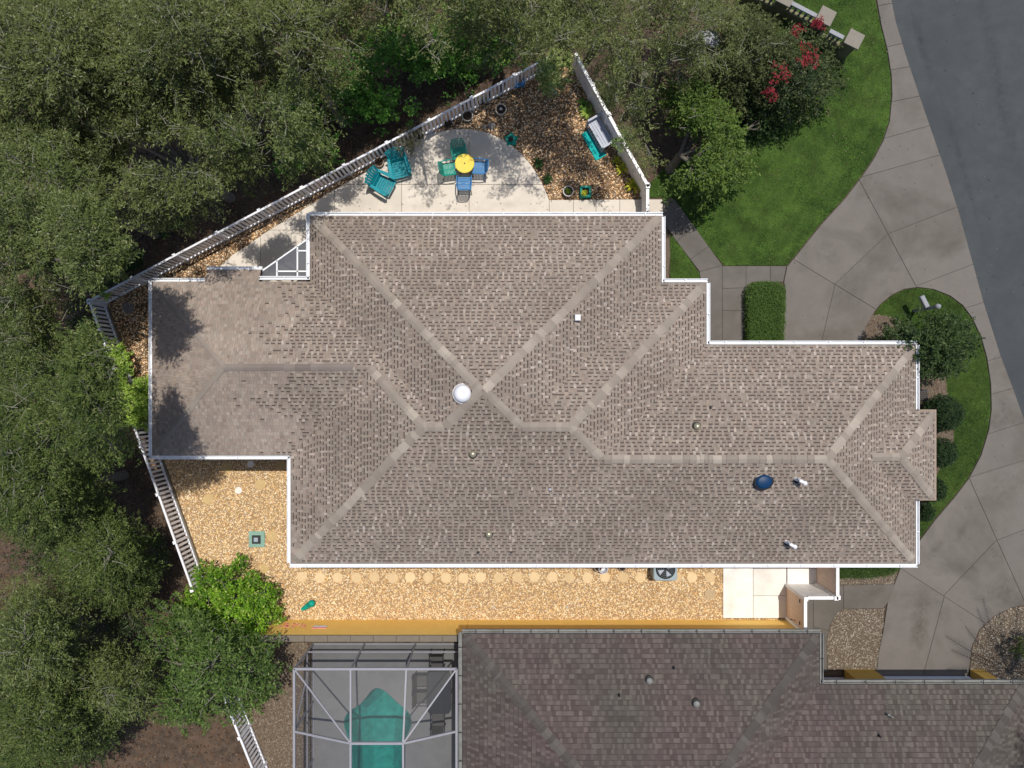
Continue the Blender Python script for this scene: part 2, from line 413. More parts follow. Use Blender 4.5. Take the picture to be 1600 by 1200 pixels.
LAWN_N = [(1366, -40), (1367, 0), (1375, 40), (1385, 80), (1391, 120), (1392, 150), (1388, 190), (1378, 220), (1362, 250), (1345, 275),
          (1320, 308), (1280, 352), (1255, 383), (1240, 402), (1229, 415), (1131, 415), (1112, 392), (1050, 308), (1015, 309), (1013, 290), (1040, 260), (1100, 225),
          (1150, 200), (1160, 130), (1150, 60), (1170, 0), (1180, -40)]
LAWN_S = [(1047, 362), (1093, 428), (1093, 442), (1047, 442)]
ISLAND = [(1366, 490), (1375, 477), (1393, 462), (1412, 453), (1433, 450), (1457, 453), (1482, 463), (1502, 478), (1517, 498), (1531, 528), (1540, 560),
          (1546, 600), (1547, 640), (1543, 670), (1531, 710), (1512, 746), (1490, 775), (1460, 810), (1436, 842), (1400, 842), (1400, 560), (1340, 560), (1350, 510)]
for nm, pl in (('lawn', LAWN_N), ('lawn', LAWN_S), ('lawn', ISLAND)):
    sheet(nm, pl, .03, M_lawn, thick=.03)

# beds
BED_E = [(1340, 560), (1343, 538), (1350, 512), (1361, 492), (1383, 493), (1403, 499), (1428, 520), (1470, 560), (1476, 580), (1480, 625), (1489, 650), (1489, 690),
         (1478, 715), (1466, 735), (1452, 770), (1445, 792), (1434, 800), (1400, 800), (1400, 560)]
sheet('planting_bed', BED_E, .034, M_gravel2, thick=.034)
sheet('planting_bed', [(1033, 345), (1040, 352), (1046, 375), (1047, 400), (1044, 425), (1046, 444), (1030, 444)], .032, M_gravel2, thick=.03)
YARD_N = [(166, 476), (867, 104), (896, 108), (1003, 302), (1003, 315), (1003, 400), (480, 400), (480, 460), (235, 460), (235, 730), (248, 735), (212, 600)]
sheet('planting_bed', YARD_N, .010, M_mulch, sm=0)
GRAVEL_S = [(235, 700), (470, 700), (470, 860), (1130, 860), (1130, 966), (1232, 966), (1232, 969), (440, 969), (345, 985), (322, 920), (250, 725)]
sheet('gravel_yard', GRAVEL_S, .014, M_gravelbase)
GRAVEL_P = [(440, 1004), (480, 1004), (520, 1250), (420, 1250), (414, 1200), (366, 1080), (400, 1020)]
sheet('gravel_bed', GRAVEL_P, .012, M_gravel2)
GRAVEL_F = [(1316, 952), (1381, 951), (1379, 980), (1373, 1020), (1369, 1046), (1293, 1046), (1292, 1000), (1297, 976), (1305, 961)]
GRAVEL_R = [(1640, 935), (1602, 946), (1580, 950), (1552, 964), (1531, 984), (1519, 1010), (1515, 1048), (1540, 1048), (1560, 1070), (1640, 1080)]
GRAVEL_H = [(1308, 898), (1402, 893), (1397, 912), (1308, 915)]
for g in (GRAVEL_F, GRAVEL_R, GRAVEL_H): sheet('gravel_bed', g, .012, M_gravel2)

# ------------------------------------------------------------------ concrete slabs
def paving(name, outline, segs, m, base, label, ztop=.055, gap=.007, jitter=.05, sub='slab'):
    root = sheet(name, outline, ztop - .022, M_joint, thick=ztop - .024)
    tagit(root, label=label)
    for pl in cut([outline], segs):
        w = ccw(PX(pl)); w = [p for i, p in enumerate(w) if (Vector(p) - Vector(w[i - 1])).length > .004]
        if len(w) < 3: continue
        k = 1 + rng.uniform(-jitter, jitter)
        mb = MB(); mb.prism(inset(w, gap), ztop - .05, ztop, col=tuple(c * k for c in base), bev=.006)
        mb.build(sub, m, root)
    return root
DRIVE = [(1369, -60), (1369, 0), (1376, 40), (1386, 80), (1392, 120), (1393, 150), (1389, 190), (1379, 221), (1363, 251), (1346, 276), (1321, 309), (1281, 353),
         (1256, 384), (1241, 403), (1229, 417), (1224, 441), (1227, 455), (1224, 500), (1221, 560), (1345, 560), (1345, 537), (1352, 510), (1365, 488), (1374, 476), (1392, 461),
         (1411, 452), (1433, 449), (1457, 452), (1483, 462), (1503, 477), (1518, 497), (1532, 527), (1541, 559), (1547, 600), (1548, 640), (1544, 671), (1532, 711),
         (1513, 747), (1491, 776), (1461, 811), (1437, 843), (1415, 868), (1404, 892), (1397, 911), (1386, 940), (1379, 985), (1372, 1020), (1368, 1056), (1512, 1056), (1517, 1010), (1529, 983),
         (1551, 963), (1579, 949), (1602, 944), (1660, 932), (1720, 930), (1688, 925), (1640, 782), (1599, 655), (1581, 605), (1562, 555), (1535, 470), (1499, 338),
         (1479, 275), (1439, 160), (1414, 85), (1399, 35), (1392, 0), (1390, -60)]
DCUT = [((1371, 10), (1393, 6)), ((1385, 74), (1409, 69)), ((1393, 110), (1420, 105)), ((1392, 160), (1436, 151)), ((1380, 217), (1448, 198)),
        ((1346, 277), (1470, 242)), ((1512, 480), (1537, 472)), ((1542, 564), (1563, 558)), ((1547, 616), (1583, 606)), ((1545, 677), (1605, 658)),
        ((1512, 746), (1625, 711)), ((1341, 281), (1431, 449)), ((1386, 366), (1502, 321)), ((1431, 447), (1530, 409)), ((1240, 406), (1365, 482)),
        ((1386, 366), (1304, 444)), ((1304, 444), (1277, 559)),
        ((1404, 886), (1537, 972)), ((1512, 745), (1602, 945)), ((1555, 844), (1655, 806)), ((1555, 844), (1475, 928)), ((1475, 928), (1441, 1055))]
paving('driveway', DRIVE, DCUT, M_drive, (.150, .134, .119), 'curving concrete driveway of large jointed slabs beside the street')
WALK = [(1036, 311), (1053, 311), (1129, 416), (1228, 416), (1223, 441), (1176, 441), (1168, 446), (1165, 456), (1162, 560), (1095, 560), (1095, 441), (1092, 424), (1036, 350)]
paving('footpath', WALK, [((1036, 333), (1053, 311)), ((1060, 375), (1082, 356)), ((1082, 403), (1106, 386)), ((1092, 425), (1128, 415)), ((1128, 416), (1128, 448)), ((1095, 452), (1167, 450)),
       ((1165, 416), (1165, 441)), ((1203, 416), (1203, 441)), ((1097, 485), (1165, 486))], M_drive, (.136, .122, .110), 'concrete footpath to the side gate')
WALK2 = [(1240, 905), (1308, 914), (1398, 912), (1387, 940), (1379, 950), (1316, 951), (1304, 961), (1296, 976), (1291, 1000), (1292, 1049), (1240, 1049)]
paving('footpath', WALK2, [((1255, 951), (1377, 951)), ((1317, 914), (1317, 951)), ((1270, 914), (1270, 951)), ((1250, 974), (1296, 985))], M_drive, (.124, .110, .096),
       'concrete path outside the white fence leading to the neighbour')
PATIO = [(343, 418), (365, 398), (385, 386), (412, 366), (470, 330), (520, 299), (560, 276), (605, 248), (640, 226), (665, 212), (690, 205), (715, 202), (740, 203), (765, 209), (790, 221), (812, 238), (831, 260),
         (846, 284), (858, 313), (1003, 312), (1003, 380), (480, 380), (480, 480), (343, 480)]
paving('patio', PATIO, [((408, 369), (408, 470)), ((628, 233), (628, 375)), ((733, 203), (733, 375)), ((523, 300), (523, 375)), ((858, 314), (858, 375)), ((896, 313), (896, 375)), ((931, 313), (931, 375)), ((968, 313), (968, 375)),
       ((560, 289), (628, 289)), ((628, 289), (733, 289)), ((733, 289), (846, 289)), ((420, 360), (523, 360))], M_patio, (.66, .60, .52), 'pale concrete patio behind the house', ztop=.07)
paving('patio', [(1012, 312), (1035, 312), (1035, 350), (1012, 350)], [], M_patio, (.62, .55, .47), 'small pale concrete pad just outside the garden fence', ztop=.07)
paving('patio', [(1129, 860), (1228, 860), (1228, 965), (1129, 965)], [((1176, 861), (1176, 964)), ((1130, 888), (1227, 888)), ((1130, 930), (1227, 930))],
       M_patio, (.80, .77, .72), 'bright concrete pad inside the white side fence', ztop=.07)
paving('patio', [(1229, 860), (1281, 860), (1281, 913), (1229, 913)], [((1230, 888), (1280, 888))],
       M_patio, (.80, .77, .72), 'bright concrete corner piece inside the step of the white side fence', ztop=.07)

# ------------------------------------------------------------------ pebbles and grass
OCT = np.array([(1, 0, 0), (0, 1, 0), (-1, 0, 0), (0, -1, 0), (0, 0, 1), (0, 0, -.6)], float)
OF = np.array([(0, 1, 4), (1, 2, 4), (2, 3, 4), (3, 0, 4), (1, 0, 5), (2, 1, 5), (3, 2, 5), (0, 3, 5)])
def scatter_xy(poly_px, n, avoid=()):
    P = PX(poly_px); xs = [p[0] for p in P]; ys = [p[1] for p in P]
    x = rng.uniform(min(xs), max(xs), int(n * 3)); y = rng.uniform(min(ys), max(ys), int(n * 3))
    k = inside(P, x, y)
    for a in avoid: k &= ~inside(PX(a), x, y)
    return x[k][:n], y[k][:n]
def area_px(p): return abs(sum(p[i][0] * p[(i + 1) % len(p)][1] - p[(i + 1) % len(p)][0] * p[i][1] for i in range(len(p)))) / 2 / 1600.
def pebbles(name, poly, dens, size, cols, z, label, avoid=(), w=None):
    n = int(area_px(poly) * dens); x, y = scatter_xy(poly, n, avoid); n = len(x)
    s = rng.uniform(size * .55, size * 1.35, n); a = rng.uniform(0, 6.3, n); asp = rng.uniform(.5, .85, n)
    V = OCT[None] * np.stack([s, s * asp, s * .55], 1)[:, None]
    tilt = rng.uniform(-.5, .5, n); V2 = V.copy(); V2[..., 2] += V[..., 0] * np.sin(tilt)[:, None]
    c, sn = np.cos(a)[:, None], np.sin(a)[:, None]
    X = V2[..., 0] * c - V2[..., 1] * sn + x[:, None]; Y = V2[..., 0] * sn + V2[..., 1] * c + y[:, None]
    Z = V2[..., 2] + z + rng.uniform(0, size * .5, n)[:, None]
    V = np.stack([X, Y, Z], 2)[:, OF].reshape(-1, 3, 3)
    C = np.array(cols)[rng.choice(len(cols), n, p=w)] * rng.uniform(.8, 1.15, (n, 1))
    np_mesh(name, V, 3, np.repeat(C, 8, 0), M_stone, kind='stuff', label=label)
GOLD = [(.80, .57, .29), (.88, .70, .43), (.60, .38, .16), (.90, .80, .60), (.42, .24, .10), (.78, .51, .24)]
pebbles('gravel', GRAVEL_S, 620, .030, GOLD, .02, 'golden brown river gravel along the south side of the house', w=[.26, .24, .16, .16, .06, .12])
pebbles('gravel', YARD_N, 420, .034, [(.90, .60, .33), (.78, .47, .24), (.92, .72, .48), (.42, .26, .13), (.26, .17, .09), (.90, .78, .62)], .02,
        'golden gravel and leaf litter in the garden beds by the patio', avoid=(PATIO,), w=[.26, .2, .2, .12, .1, .12])
DIMG = [(.27, .22, .165), (.34, .29, .22), (.15, .11, .08), (.22, .17, .12), (.38, .35, .29)]
pebbles('gravel', GRAVEL_P, 420, .034, [(.21, .155, .105), (.26, .205, .145), (.13, .09, .06), (.18, .12, .08), (.29, .24, .18)], .02, 'brown gravel between the picket fence and the pool enclosure')
pebbles('gravel', GRAVEL_F, 420, .034, DIMG, .02, 'pale gravel bed between the path and the driveway')
pebbles('gravel', GRAVEL_R, 420, .036, DIMG, .02, 'pale gravel bed at the right edge beside the driveway')
pebbles('gravel', GRAVEL_H, 420, .030, DIMG, .02, 'thin gravel strip below the low hedge')
pebbles('gravel', BED_E, 300, .032, [(.19, .13, .09), (.22, .17, .12), (.12, .08, .05), (.26, .21, .16)], .038, 'brown stones in the planting bed beside the porch')
pebbles('leaf_litter', [(-60, -60), (900, -60), (880, 80), (140, 465), (300, 920), (440, 1020), (400, 1060), (420, 1260), (-60, 1260)], 60, .05,
        [(.10, .055, .032), (.14, .08, .045), (.06, .04, .028), (.17, .11, .07)], .01, 'brown leaf litter on the woodland floor')

def debris(n, poly, z, size, cols, label):
    x, y = scatter_xy(poly, n); n = len(x); a = rng.uniform(0, 6.3, n); s_ = rng.uniform(.4, 1.4, n) * size
    u = np.stack([np.cos(a), np.sin(a), rng.normal(0, .2, n)], 1) * s_[:, None]; v = np.stack([-np.sin(a), np.cos(a), rng.normal(0, .2, n)], 1) * s_[:, None] * .45
    p = np.stack([x, y, np.full(n, z + .012)], 1); V = np.stack([p - u, p + v, p + u * .9, p - v], 1)
    np_mesh('fallen_leaves', V, 4, np.array(cols)[rng.integers(0, len(cols), n)], M_leaf, kind='stuff', label=label)
DB = [(.05, .04, .03), (.12, .09, .06), (.22, .19, .15), (.07, .05, .04)]
debris(170, STREET_L[:12] + [(1700, 700), (1700, -60)], .006, .035, DB, 'scattered bits of leaf on the asphalt')
debris(260, [(1230, 420), (1380, -40), (1600, 640), (1600, 950), (1380, 1040), (1440, 840), (1540, 640), (1500, 480), (1430, 450), (1350, 520), (1230, 530)], .055, .025, DB, 'scattered bits of leaf on the driveway')
debris(240, LAWN_N, .06, .03, [(.16, .12, .07), (.24, .22, .12), (.10, .08, .05)], 'scattered fallen leaves on the lawn')
debris(140, [(410, 370), (720, 205), (860, 312), (1000, 312), (1000, 335), (490, 335)], .07, .03, [(.30, .20, .10), (.18, .12, .07), (.10, .07, .04)], 'scattered fallen leaves on the patio')
def grass(poly, dens, label, cols, ln=.055, avoid=()):
    n = int(area_px(poly) * dens); x, y = scatter_xy(poly, n, avoid); n = len(x)
    a = rng.uniform(0, 6.3, n); l = rng.uniform(.5, 1.2, n) * ln; w = rng.uniform(.006, .012, n)
    lean = rng.uniform(.3, 1.1, n)
    d = np.stack([np.cos(a) * np.sin(lean), np.sin(a) * np.sin(lean), np.cos(lean)], 1) * l[:, None]
    s = np.stack([-np.sin(a), np.cos(a), 0 * a], 1) * w[:, None]
    p = np.stack([x, y, np.full(n, .028)], 1)
    V = np.stack([p - s, p + s, p + d], 1)
    x = x + rng.normal(0, .022, n); y = y + rng.normal(0, .022, n)
    # clumps of tone: low frequency sum of sines
    f = np.sin(x * 1.1 + 1 + 1.5 * np.sin(y * .8)) * np.cos(y * 1.4) + .7 * np.sin(x * 3.3 + y * 2.1 + 2 * np.sin(y * 1.9)) + .5 * np.sin(x * 9.1 - y * 7.3 + 2 * np.sin(x * 4)) + rng.normal(0, .35, n)
    f = np.clip((f * 1.25 + 1.6) / 3.6, 0, 1)[:, None]
    C = (np.array(cols[0]) * (1 - f) + np.array(cols[1]) * f) * rng.uniform(.75, 1.25, (n, 1))
    np_mesh('grass', V, 3, C, M_blade, kind='stuff', label=label)
GC = ((.028, .062, .008), (.160, .240, .050))
grass(LAWN_N, 1500, 'green lawn grass by the curved driveway', GC)
grass(ISLAND, 1300, 'green lawn grass on the rounded island in front of the house', ((.028, .058, .008), (.110, .160, .034)), avoid=(BED_E,))
grass(LAWN_S, 1300, 'small triangle of grass between the house and the path', ((.040, .078, .016), (.09, .14, .03)))

# ------------------------------------------------------------------ hip roofs of shingle
ZE = 2.8; KE = (CH - ZE) / F
def E(px, py): return ((px - 800) * KE, (600 - py) * KE)
PITCH = .45
class Roof:
    def __init__(s, rects):
        # rect: px x0,y0,x1,y1, lift, drop list
        s.r = []
        for x0, y0, x1, y1, lift in rects:
            a = E(x0, y1); b = E(x1, y0); s.r.append((a[0], a[1], b[0], b[1], lift))
    def h(s, x, y):
        m = np.full(np.shape(x), -9.)
        for x0, y0, x1, y1, l in s.r:
            d = np.minimum(np.minimum(x - x0, x1 - x), np.minimum(y - y0, y1 - y))
            m = np.maximum(m, np.where(d >= -.02, d * PITCH + l, -9))
        return m
    def z(s, x, y): return ZE + float(s.h(np.array([x]), np.array([y]))[0])
def clip(poly, f):
    out = []; n = len(poly)
    for i in range(n):
        a = poly[i]; b = poly[(i + 1) % n]; fa = f(a); fb = f(b)
        if fa >= 0: out.append(a)
        if (fa >= 0) != (fb >= 0):
            t = fa / (fa - fb); out.append((a[0] + (b[0] - a[0]) * t, a[1] + (b[1] - a[1]) * t))
    return out
def shingles(roof, parent, m, tone, expo=.119, wt=(.06, .10), wg=(.10, .14), name='shingles', label=None, seam=.002, alt=.93):
    """every tab is a raised wedge of its own, all joined; tone(kind,x,y) gives its colour"""
    mb = MB()
    planes = {}
    for r in roof.r:
        x0, y0, x1, y1, l = r
        for side, key in (('W', x0), ('E', x1), ('S', y0), ('N', y1)): planes.setdefault((side, round(key, 4), l), []).append(r)
    for (side, key, lift), rs in planes.items():
        if side in 'NS': tmin = min(r[0] for r in rs); tmax = max(r[2] for r in rs); um = max((r[3] - r[1]) / 2 for r in rs)
        else: tmin = min(r[1] for r in rs); tmax = max(r[3] for r in rs); um = max((r[2] - r[0]) / 2 for r in rs)
        def P(t, u):
            return {'N': (t, key - u), 'S': (t, key + u), 'W': (key + u, t), 'E': (key - u, t)}[side]
        pts = []; k = 0
        rows = int(um / expo) + 1
        for k in range(rows):
            t = tmin - random.random() * .2; u0 = k * expo; tooth = random.random() < .5
            while t < tmax:
                wdt = random.uniform(*(wt if tooth else wg)); pts.append((t, u0, wdt, tooth)); t += wdt; tooth = (not tooth) if random.random() < alt else tooth
        if not pts: continue
        # visibility, vectorised on centre and corners
        T = np.array([(p[0], p[1], p[2]) for p in pts]); vis = np.zeros(len(T), bool)
        for ft, fu in ((.5, .5), (.02, .05), (.98, .05), (.02, .95), (.98, .95)):
            t = T[:, 0] + T[:, 2] * ft; u = T[:, 1] + expo * fu
            X, Y = P(t, u); own = u * PITCH + lift
            hh = roof.h(X, Y); ok = hh <= own + .004
            inr = np.zeros(len(T), bool)
            for r in rs:
                a, b = (r[0], r[2]) if side in 'NS' else (r[1], r[3]); half = ((r[3] - r[1]) if side in 'NS' else (r[2] - r[0])) / 2
                inr |= (t - a >= u) & (b - t >= u) & (u <= half)
            vis |= ok & inr
        for (t, u0, wd, tooth), v in zip(pts, vis):
            if not v: continue
            tc = t + wd / 2; uc = u0 + expo / 2; best = None; bs = -9e9
            for r in rs:
                a, b = (r[0], r[2]) if side in 'NS' else (r[1], r[3]); half = ((r[3] - r[1]) if side in 'NS' else (r[2] - r[0])) / 2
                sc = min(tc - a - uc, b - tc - uc, half - uc)
                if sc > bs: bs = sc; best = (a, b, half)
            a, b, half = best
            th = .013 if tooth else .009
            X, Y = P(tc, uc)
            for lo, hi, kind in tone('split', tooth, X, Y):
                poly = [(t + seam, u0 + lo * expo), (t + wd - seam, u0 + lo * expo), (t + wd - seam, u0 + hi * expo), (t + seam, u0 + hi * expo)]
                for f in (lambda q: q[0] - a - q[1], lambda q: b - q[0] - q[1], lambda q: half - q[1], lambda q: q[1]):
                    if len(poly) > 2: poly = clip(poly, f)
                if len(poly) < 3: continue
                top = []; bot = []
                for q in poly:
                    x, y = P(*q); z = ZE + lift + q[1] * PITCH; lf = .012 + th * (1 - (q[1] - u0) / expo)
                    top.append((x, y, z + lf)); bot.append((x, y, z + .002))
                n = len(top)
                A = sum(top[i][0] * top[(i + 1) % n][1] - top[(i + 1) % n][0] * top[i][1] for i in range(n))
                if A < 0: top.reverse(); bot.reverse()
                c = tone(kind, tooth, X, Y)
                fs = [tuple(range(n))]
                if lo == 0: fs += [(n + i, n + (i + 1) % n, (i + 1) % n, i) for i in range(n)]
                mb.add(top + (bot if lo == 0 else []), fs, c)
    return mb.build(name, m, parent, kind='stuff', label=label)
def deck(roof, parent, m):
    mb = MB()
    for i, (x0, y0, x1, y1, l) in enumerate(roof.r):
        d = min(x1 - x0, y1 - y0) / 2; z0 = ZE + l - .006 * i - .002; z1 = z0 + d * PITCH
        if x1 - x0 > y1 - y0: a = (x0 + d, (y0 + y1) / 2); b = (x1 - d, (y0 + y1) / 2)
        else: a = ((x0 + x1) / 2, y0 + d); b = ((x0 + x1) / 2, y1 - d)
        vs = [(x0, y0, z0), (x1, y0, z0), (x1, y1, z0), (x0, y1, z0), (*a, z1), (*b, z1)]
        if x1 - x0 > y1 - y0: fs = [(0, 1, 5, 4), (1, 2, 5), (2, 3, 4, 5), (3, 0, 4)]
        else: fs = [(0, 1, 4), (1, 2, 5, 4), (2, 3, 5), (3, 0, 4, 5)]
        vs += [(v[0], v[1], z0 - .05 - .004 * i) for v in vs[:4]]
        fs += [(6, 9, 8, 7), (0, 6, 7, 1), (1, 7, 8, 2), (2, 8, 9, 3), (3, 9, 6, 0)]
        mb.add(vs, fs)
    return mb.build('roof', m, parent)
def caps(roof, parent, m, segs, tonef, expo=.27, wid=.145, name='ridge_shingle'):
    """each ridge or hip cap is a folded piece of its own"""
    for (ax, ay), (bx, by), z_a, z_b in segs:
        a = Vector((*E(ax, ay), z_a)); b = Vector((*E(bx, by), z_b)); d = b - a; n = max(1, int(round(d.length / expo)))
        d2 = Vector((d.x, d.y)).normalized(); sd = Vector((-d2.y, d2.x, 0)); flat = abs(d.z) < .05
        # fall of the roof away from the ridge line
        fall = PITCH if flat else PITCH * .7071
        cuts_ = [0.]
        for i in range(n): cuts_.append(cuts_[-1] + random.choice((.45, .7, 1., 1., 1.3)))
        cuts_ = [c_ / cuts_[-1] for c_ in cuts_]
        trim = .14 / d.length if abs(z_a - ZE) < .25 and not flat else 0
        for i in range(n):
            p0 = a + d * max(trim, cuts_[i] - .05 / d.length); p1 = a + d * max(trim + .02, cuts_[i + 1])
            j = random.uniform(-.012, .012); w = wid * random.uniform(.93, 1.05)
            vs = []
            for p, l in ((p0, .046), (p1, .026)):
                for s_ in (-1, -.5, 0, .5, 1):
                    q = p + sd * (s_ * w + j); dz = -abs(s_) * w * fall + (.0 if s_ else -.006)
                    vs.append((q.x, q.y, p.z + l + dz))
            for s_ in (-1, 1):
                q = p0 + sd * (s_ * w + j); vs.append((q.x, q.y, p0.z + .012 - w * fall))
            q = p0; vs.append((q.x, q.y, p0.z + .012))
            fs = [(k, k + 1, k + 6, k + 5) for k in range(4)] + [(10, 12, 2, 1, 0), (12, 11, 4, 3, 2)]
            mb = MB(); mb.add(vs, fs, tonef()); mb.build(name, m, parent)
def mix(a, b, t): return tuple(a[i] * (1 - t) + b[i] * t for i in range(3))
def lowf(x, y): return .5 + .25 * math.sin(x * 1.1 + 2 * math.sin(y * .7)) + .25 * math.sin(y * 1.7 + 1.3 * math.sin(x * .9))
TA = (.256, .219, .184); TB = (.316, .274, .230); TC = (.200, .165, .140); TD = (.082, .066, .060)
def tone_main(kind, tooth, x, y):
    flat = x < -7.6 + .5 * math.sin(y * 3.) + random.gauss(0, .55)
    if kind == 'split':
        if flat: return ((0, 1, 'flat'),)
        return ((0, 1, 'tooth'),) if tooth else ((0, .64, 'gap'), (.64, 1, 'band'))
    k = .92 + .16 * lowf(x, y) + random.uniform(-.05, .05)
    if kind == 'flat':
        c = mix((.222, .186, .160), (.36, .31, .264), random.triangular(.05, 1., .55))
    elif kind == 'tooth': c = mix(TA, TB, random.random() ** 1.6) if random.random() < .85 else mix(TB, (.42, .37, .33), random.random())
    elif kind == 'gap': c = mix(TC, TA, random.uniform(.45, 1.)) if random.random() < .88 else TB
    else: c = TD if random.random() < .9 else TA
    c = mix(c, (c[0] * 1.06, c[1] * .93, c[2] * .88), random.random() * .6)
    return tuple(v * k for v in c)
def tone_cap():
    k_ = random.uniform(.95, 1.05); return tuple(v * k_ for v in mix((.262, .224, .188), (.385, .333, .278), random.random() ** 1.8))
C_ = (.102, .078, .073)
def tone_nb(kind, tooth, x, y):
    if kind == 'split': return ((0, .88, 'tab'), (.88, 1, 'band')) if random.random() < .72 else ((0, 1, 'tab'),)
    if kind == 'band': return (.058, .049, .047)
    g = min(1, max(0, lowf(x * 1.3 + 4, y) + (.35 if x > 13 else -.15)))
    c = mix(C_, (.092, .084, .072), g * .8)
    t = random.random(); c = mix(c, (c[0] * 1.36, c[1] * 1.40, c[2] * 1.36), t) if tooth else mix(c, (c[0] * .72, c[1] * .68, c[2] * .68), t)
    return c

# ---- the main house
house = empty('house', (W(860, 610)), 'large house with a taupe shingle hip roof and white gutters filling the middle', 'house')
RA = Roof([(485, 337, 1033, 880, 0), (455, 539, 1430, 880, 0), (455, 442, 1103, 880, 0), (238, 440, 726, 711, 0), (1290, 641, 1456, 779, .2)])
roof_o = deck(RA, house, M_deck)
shingles(RA, roof_o, M_shingle, tone_main, label='taupe architectural shingle tabs')
# bump-out of the west wing, the north slope carried on
mbx = MB(); mb2 = MB()
x0, y0 = E(320, 440); x1, y1 = E(405, 420); drop = (y1 - y0) * PITCH
mb2.prism([(x0, y0 - .3), (x1, y0 - .3), (x1, y1), (x0, y1)], ZE - drop - .10, ZE - drop - .04)
mb2.add([(x0, y1, ZE - drop), (x1, y1, ZE - drop), (x1, y0, ZE), (x0, y0, ZE), (x0, y1, ZE - drop - .12), (x1, y1, ZE - drop - .12), (x1, y0, ZE - .2), (x0, y0, ZE - .2)],
        [(0, 1, 2, 3), (0, 4, 5, 1), (1, 5, 6, 2), (3, 7, 4, 0)])
mb2.build('roof', M_deck, house, label='small bumped-out roof on the north side of the west wing')
for k in range(4):
    t = x0
    while t < x1 - .01:
        w = min(random.uniform(.16, .34), x1 - t); ya = y1 - k * (y1 - y0) / 4; yb = y1 - (k + 1) * (y1 - y0) / 4
        za = ZE - drop + (y1 - ya) * PITCH; zb = ZE - drop + (y1 - yb) * PITCH
        mbx.add([(t + .003, ya, za + .028), (t + .003, yb, zb + .014), (t + w - .003, yb, zb + .014), (t + w - .003, ya, za + .028), (t + .003, ya, za + .002), (t + w - .003, ya, za + .002)],
                [(0, 1, 2, 3), (4, 0, 3, 5)], tone_main('flat', True, -15, 4)); t += w
mbx.build('shingles', M_shingle, house, kind='stuff')
h = PITCH * KE
def hp(d, l=0.): return ZE + d * h + l
SEG = [((485, 337), (756.5, 608.5), hp(0), hp(271.5)), ((1033, 337), (761.5, 608.5), hp(0), hp(271.5)), ((704, 661), (756.5, 608.5), hp(219), hp(271.5)),
       ((814, 661), (761.5, 608.5), hp(219), hp(271.5)), ((674, 661), (704, 661), hp(219), hp(219)), ((814, 661), (884, 661), hp(219), hp(219)),
       ((455, 880), (674, 661), hp(0), hp(219)), ((590, 577), (674, 661), hp(135), hp(219)),
       ((1103, 442), (884, 661), hp(0), hp(219)), ((932.5, 709.5), (884, 661), hp(170.5), hp(219)), ((934, 709.5), (1259.5, 709.5), hp(170.5), hp(170.5)),
       ((1430, 539), (1259.5, 709.5), hp(0), hp(170.5)), ((1430, 880), (1259.5, 709.5), hp(0), hp(170.5)), ((1456, 641), (1387, 710), hp(0, .2), hp(69, .2)),
       ((1456, 779), (1387, 710), hp(0, .2), hp(69, .2)), ((1387, 710), (1343, 710), hp(69, .2), hp(69, .2))]
caps(RA, roof_o, M_shingle, SEG, tone_cap, expo=.262)
caps(RA, roof_o, M_shingle, [((238, 440), (373.5, 575.5), hp(0), hp(135.5)), ((238, 711), (373.5, 575.5), hp(0), hp(135.5))],
     lambda: mix((.265, .226, .194), (.285, .245, .210), random.random()), expo=.33, wid=.10)
caps(RA, roof_o, M_shingle, [((373.5, 575.5), (566, 575.5), hp(135.5), hp(135.5))], lambda: mix((.17, .14, .125), (.225, .19, .17), random.random()), expo=.5, wid=.12)
# walls and soffit under the eaves
IN = .5
for (x0, y0, x1, y1, l) in RA.r[:4]:
    mb = MB(); mb.prism([(x0 + IN, y0 + IN), (x1 - IN, y0 + IN), (x1 - IN, y1 - IN), (x0 + IN, y1 - IN)], 0, ZE - .09 - random.random() * .01)
    mb.build('wall', M_stucco, house)
x0, y0, x1, y1, l = RA.r[4]
for yy in (y0 + .2, y1 - .2):
    mb = MB(); mb.box((x1 - .25, yy, (ZE + .1) / 2), (.3, .3, ZE + .1)); mb.build('porch_column', M_stucco, house)
# gutters
def gutter(parent, a, b, out, m, ztop=ZE + .012, w=.125, dark=False, name='gutter', strap=1.15):
    """U trough outside the eave edge a-b (px at eave height), out = outward unit"""
    A = Vector((*E(*a), 0)); B = Vector((*E(*b), 0)); o = Vector((out[0], out[1], 0))
    prof = [(0.0, 0), (0.0, -.16), (w * .8, -.16), (w, -.02), (w, 0), (w - .022, 0), (w - .022, -.03), (w * .78, -.09), (.025, -.09), (.025, 0)]
    vs = []; n = len(prof)
    for P in (A, B):
        for r, z in prof: vs.append(P + o * r + Vector((0, 0, ztop + z)))
    fs = [(k, (k + 1) % n, n + (k + 1) % n, n + k) for k in range(n)] + [tuple(range(n)), tuple(reversed(range(n, 2 * n)))]
    g = MB(); g.add(vs, fs); ob = g.build(name, m, parent)
    L = (B - A).length; d = (B - A).normalized(); k = max(1, int(L / strap))
    st = MB()
    for i in range(k):
        p = A + d * (L * (i + .5) / k) + o * (w / 2); st.box((p.x, p.y, ztop + .003), (.03 if abs(d.x) > .5 else w, w if abs(d.x) > .5 else .03, .012))
    st.build('strap', M_dark if dark else m, ob)
N_, S_, W_, E_ = (0, 1), (0, -1), (-1, 0), (1, 0)
q = .10 / KE
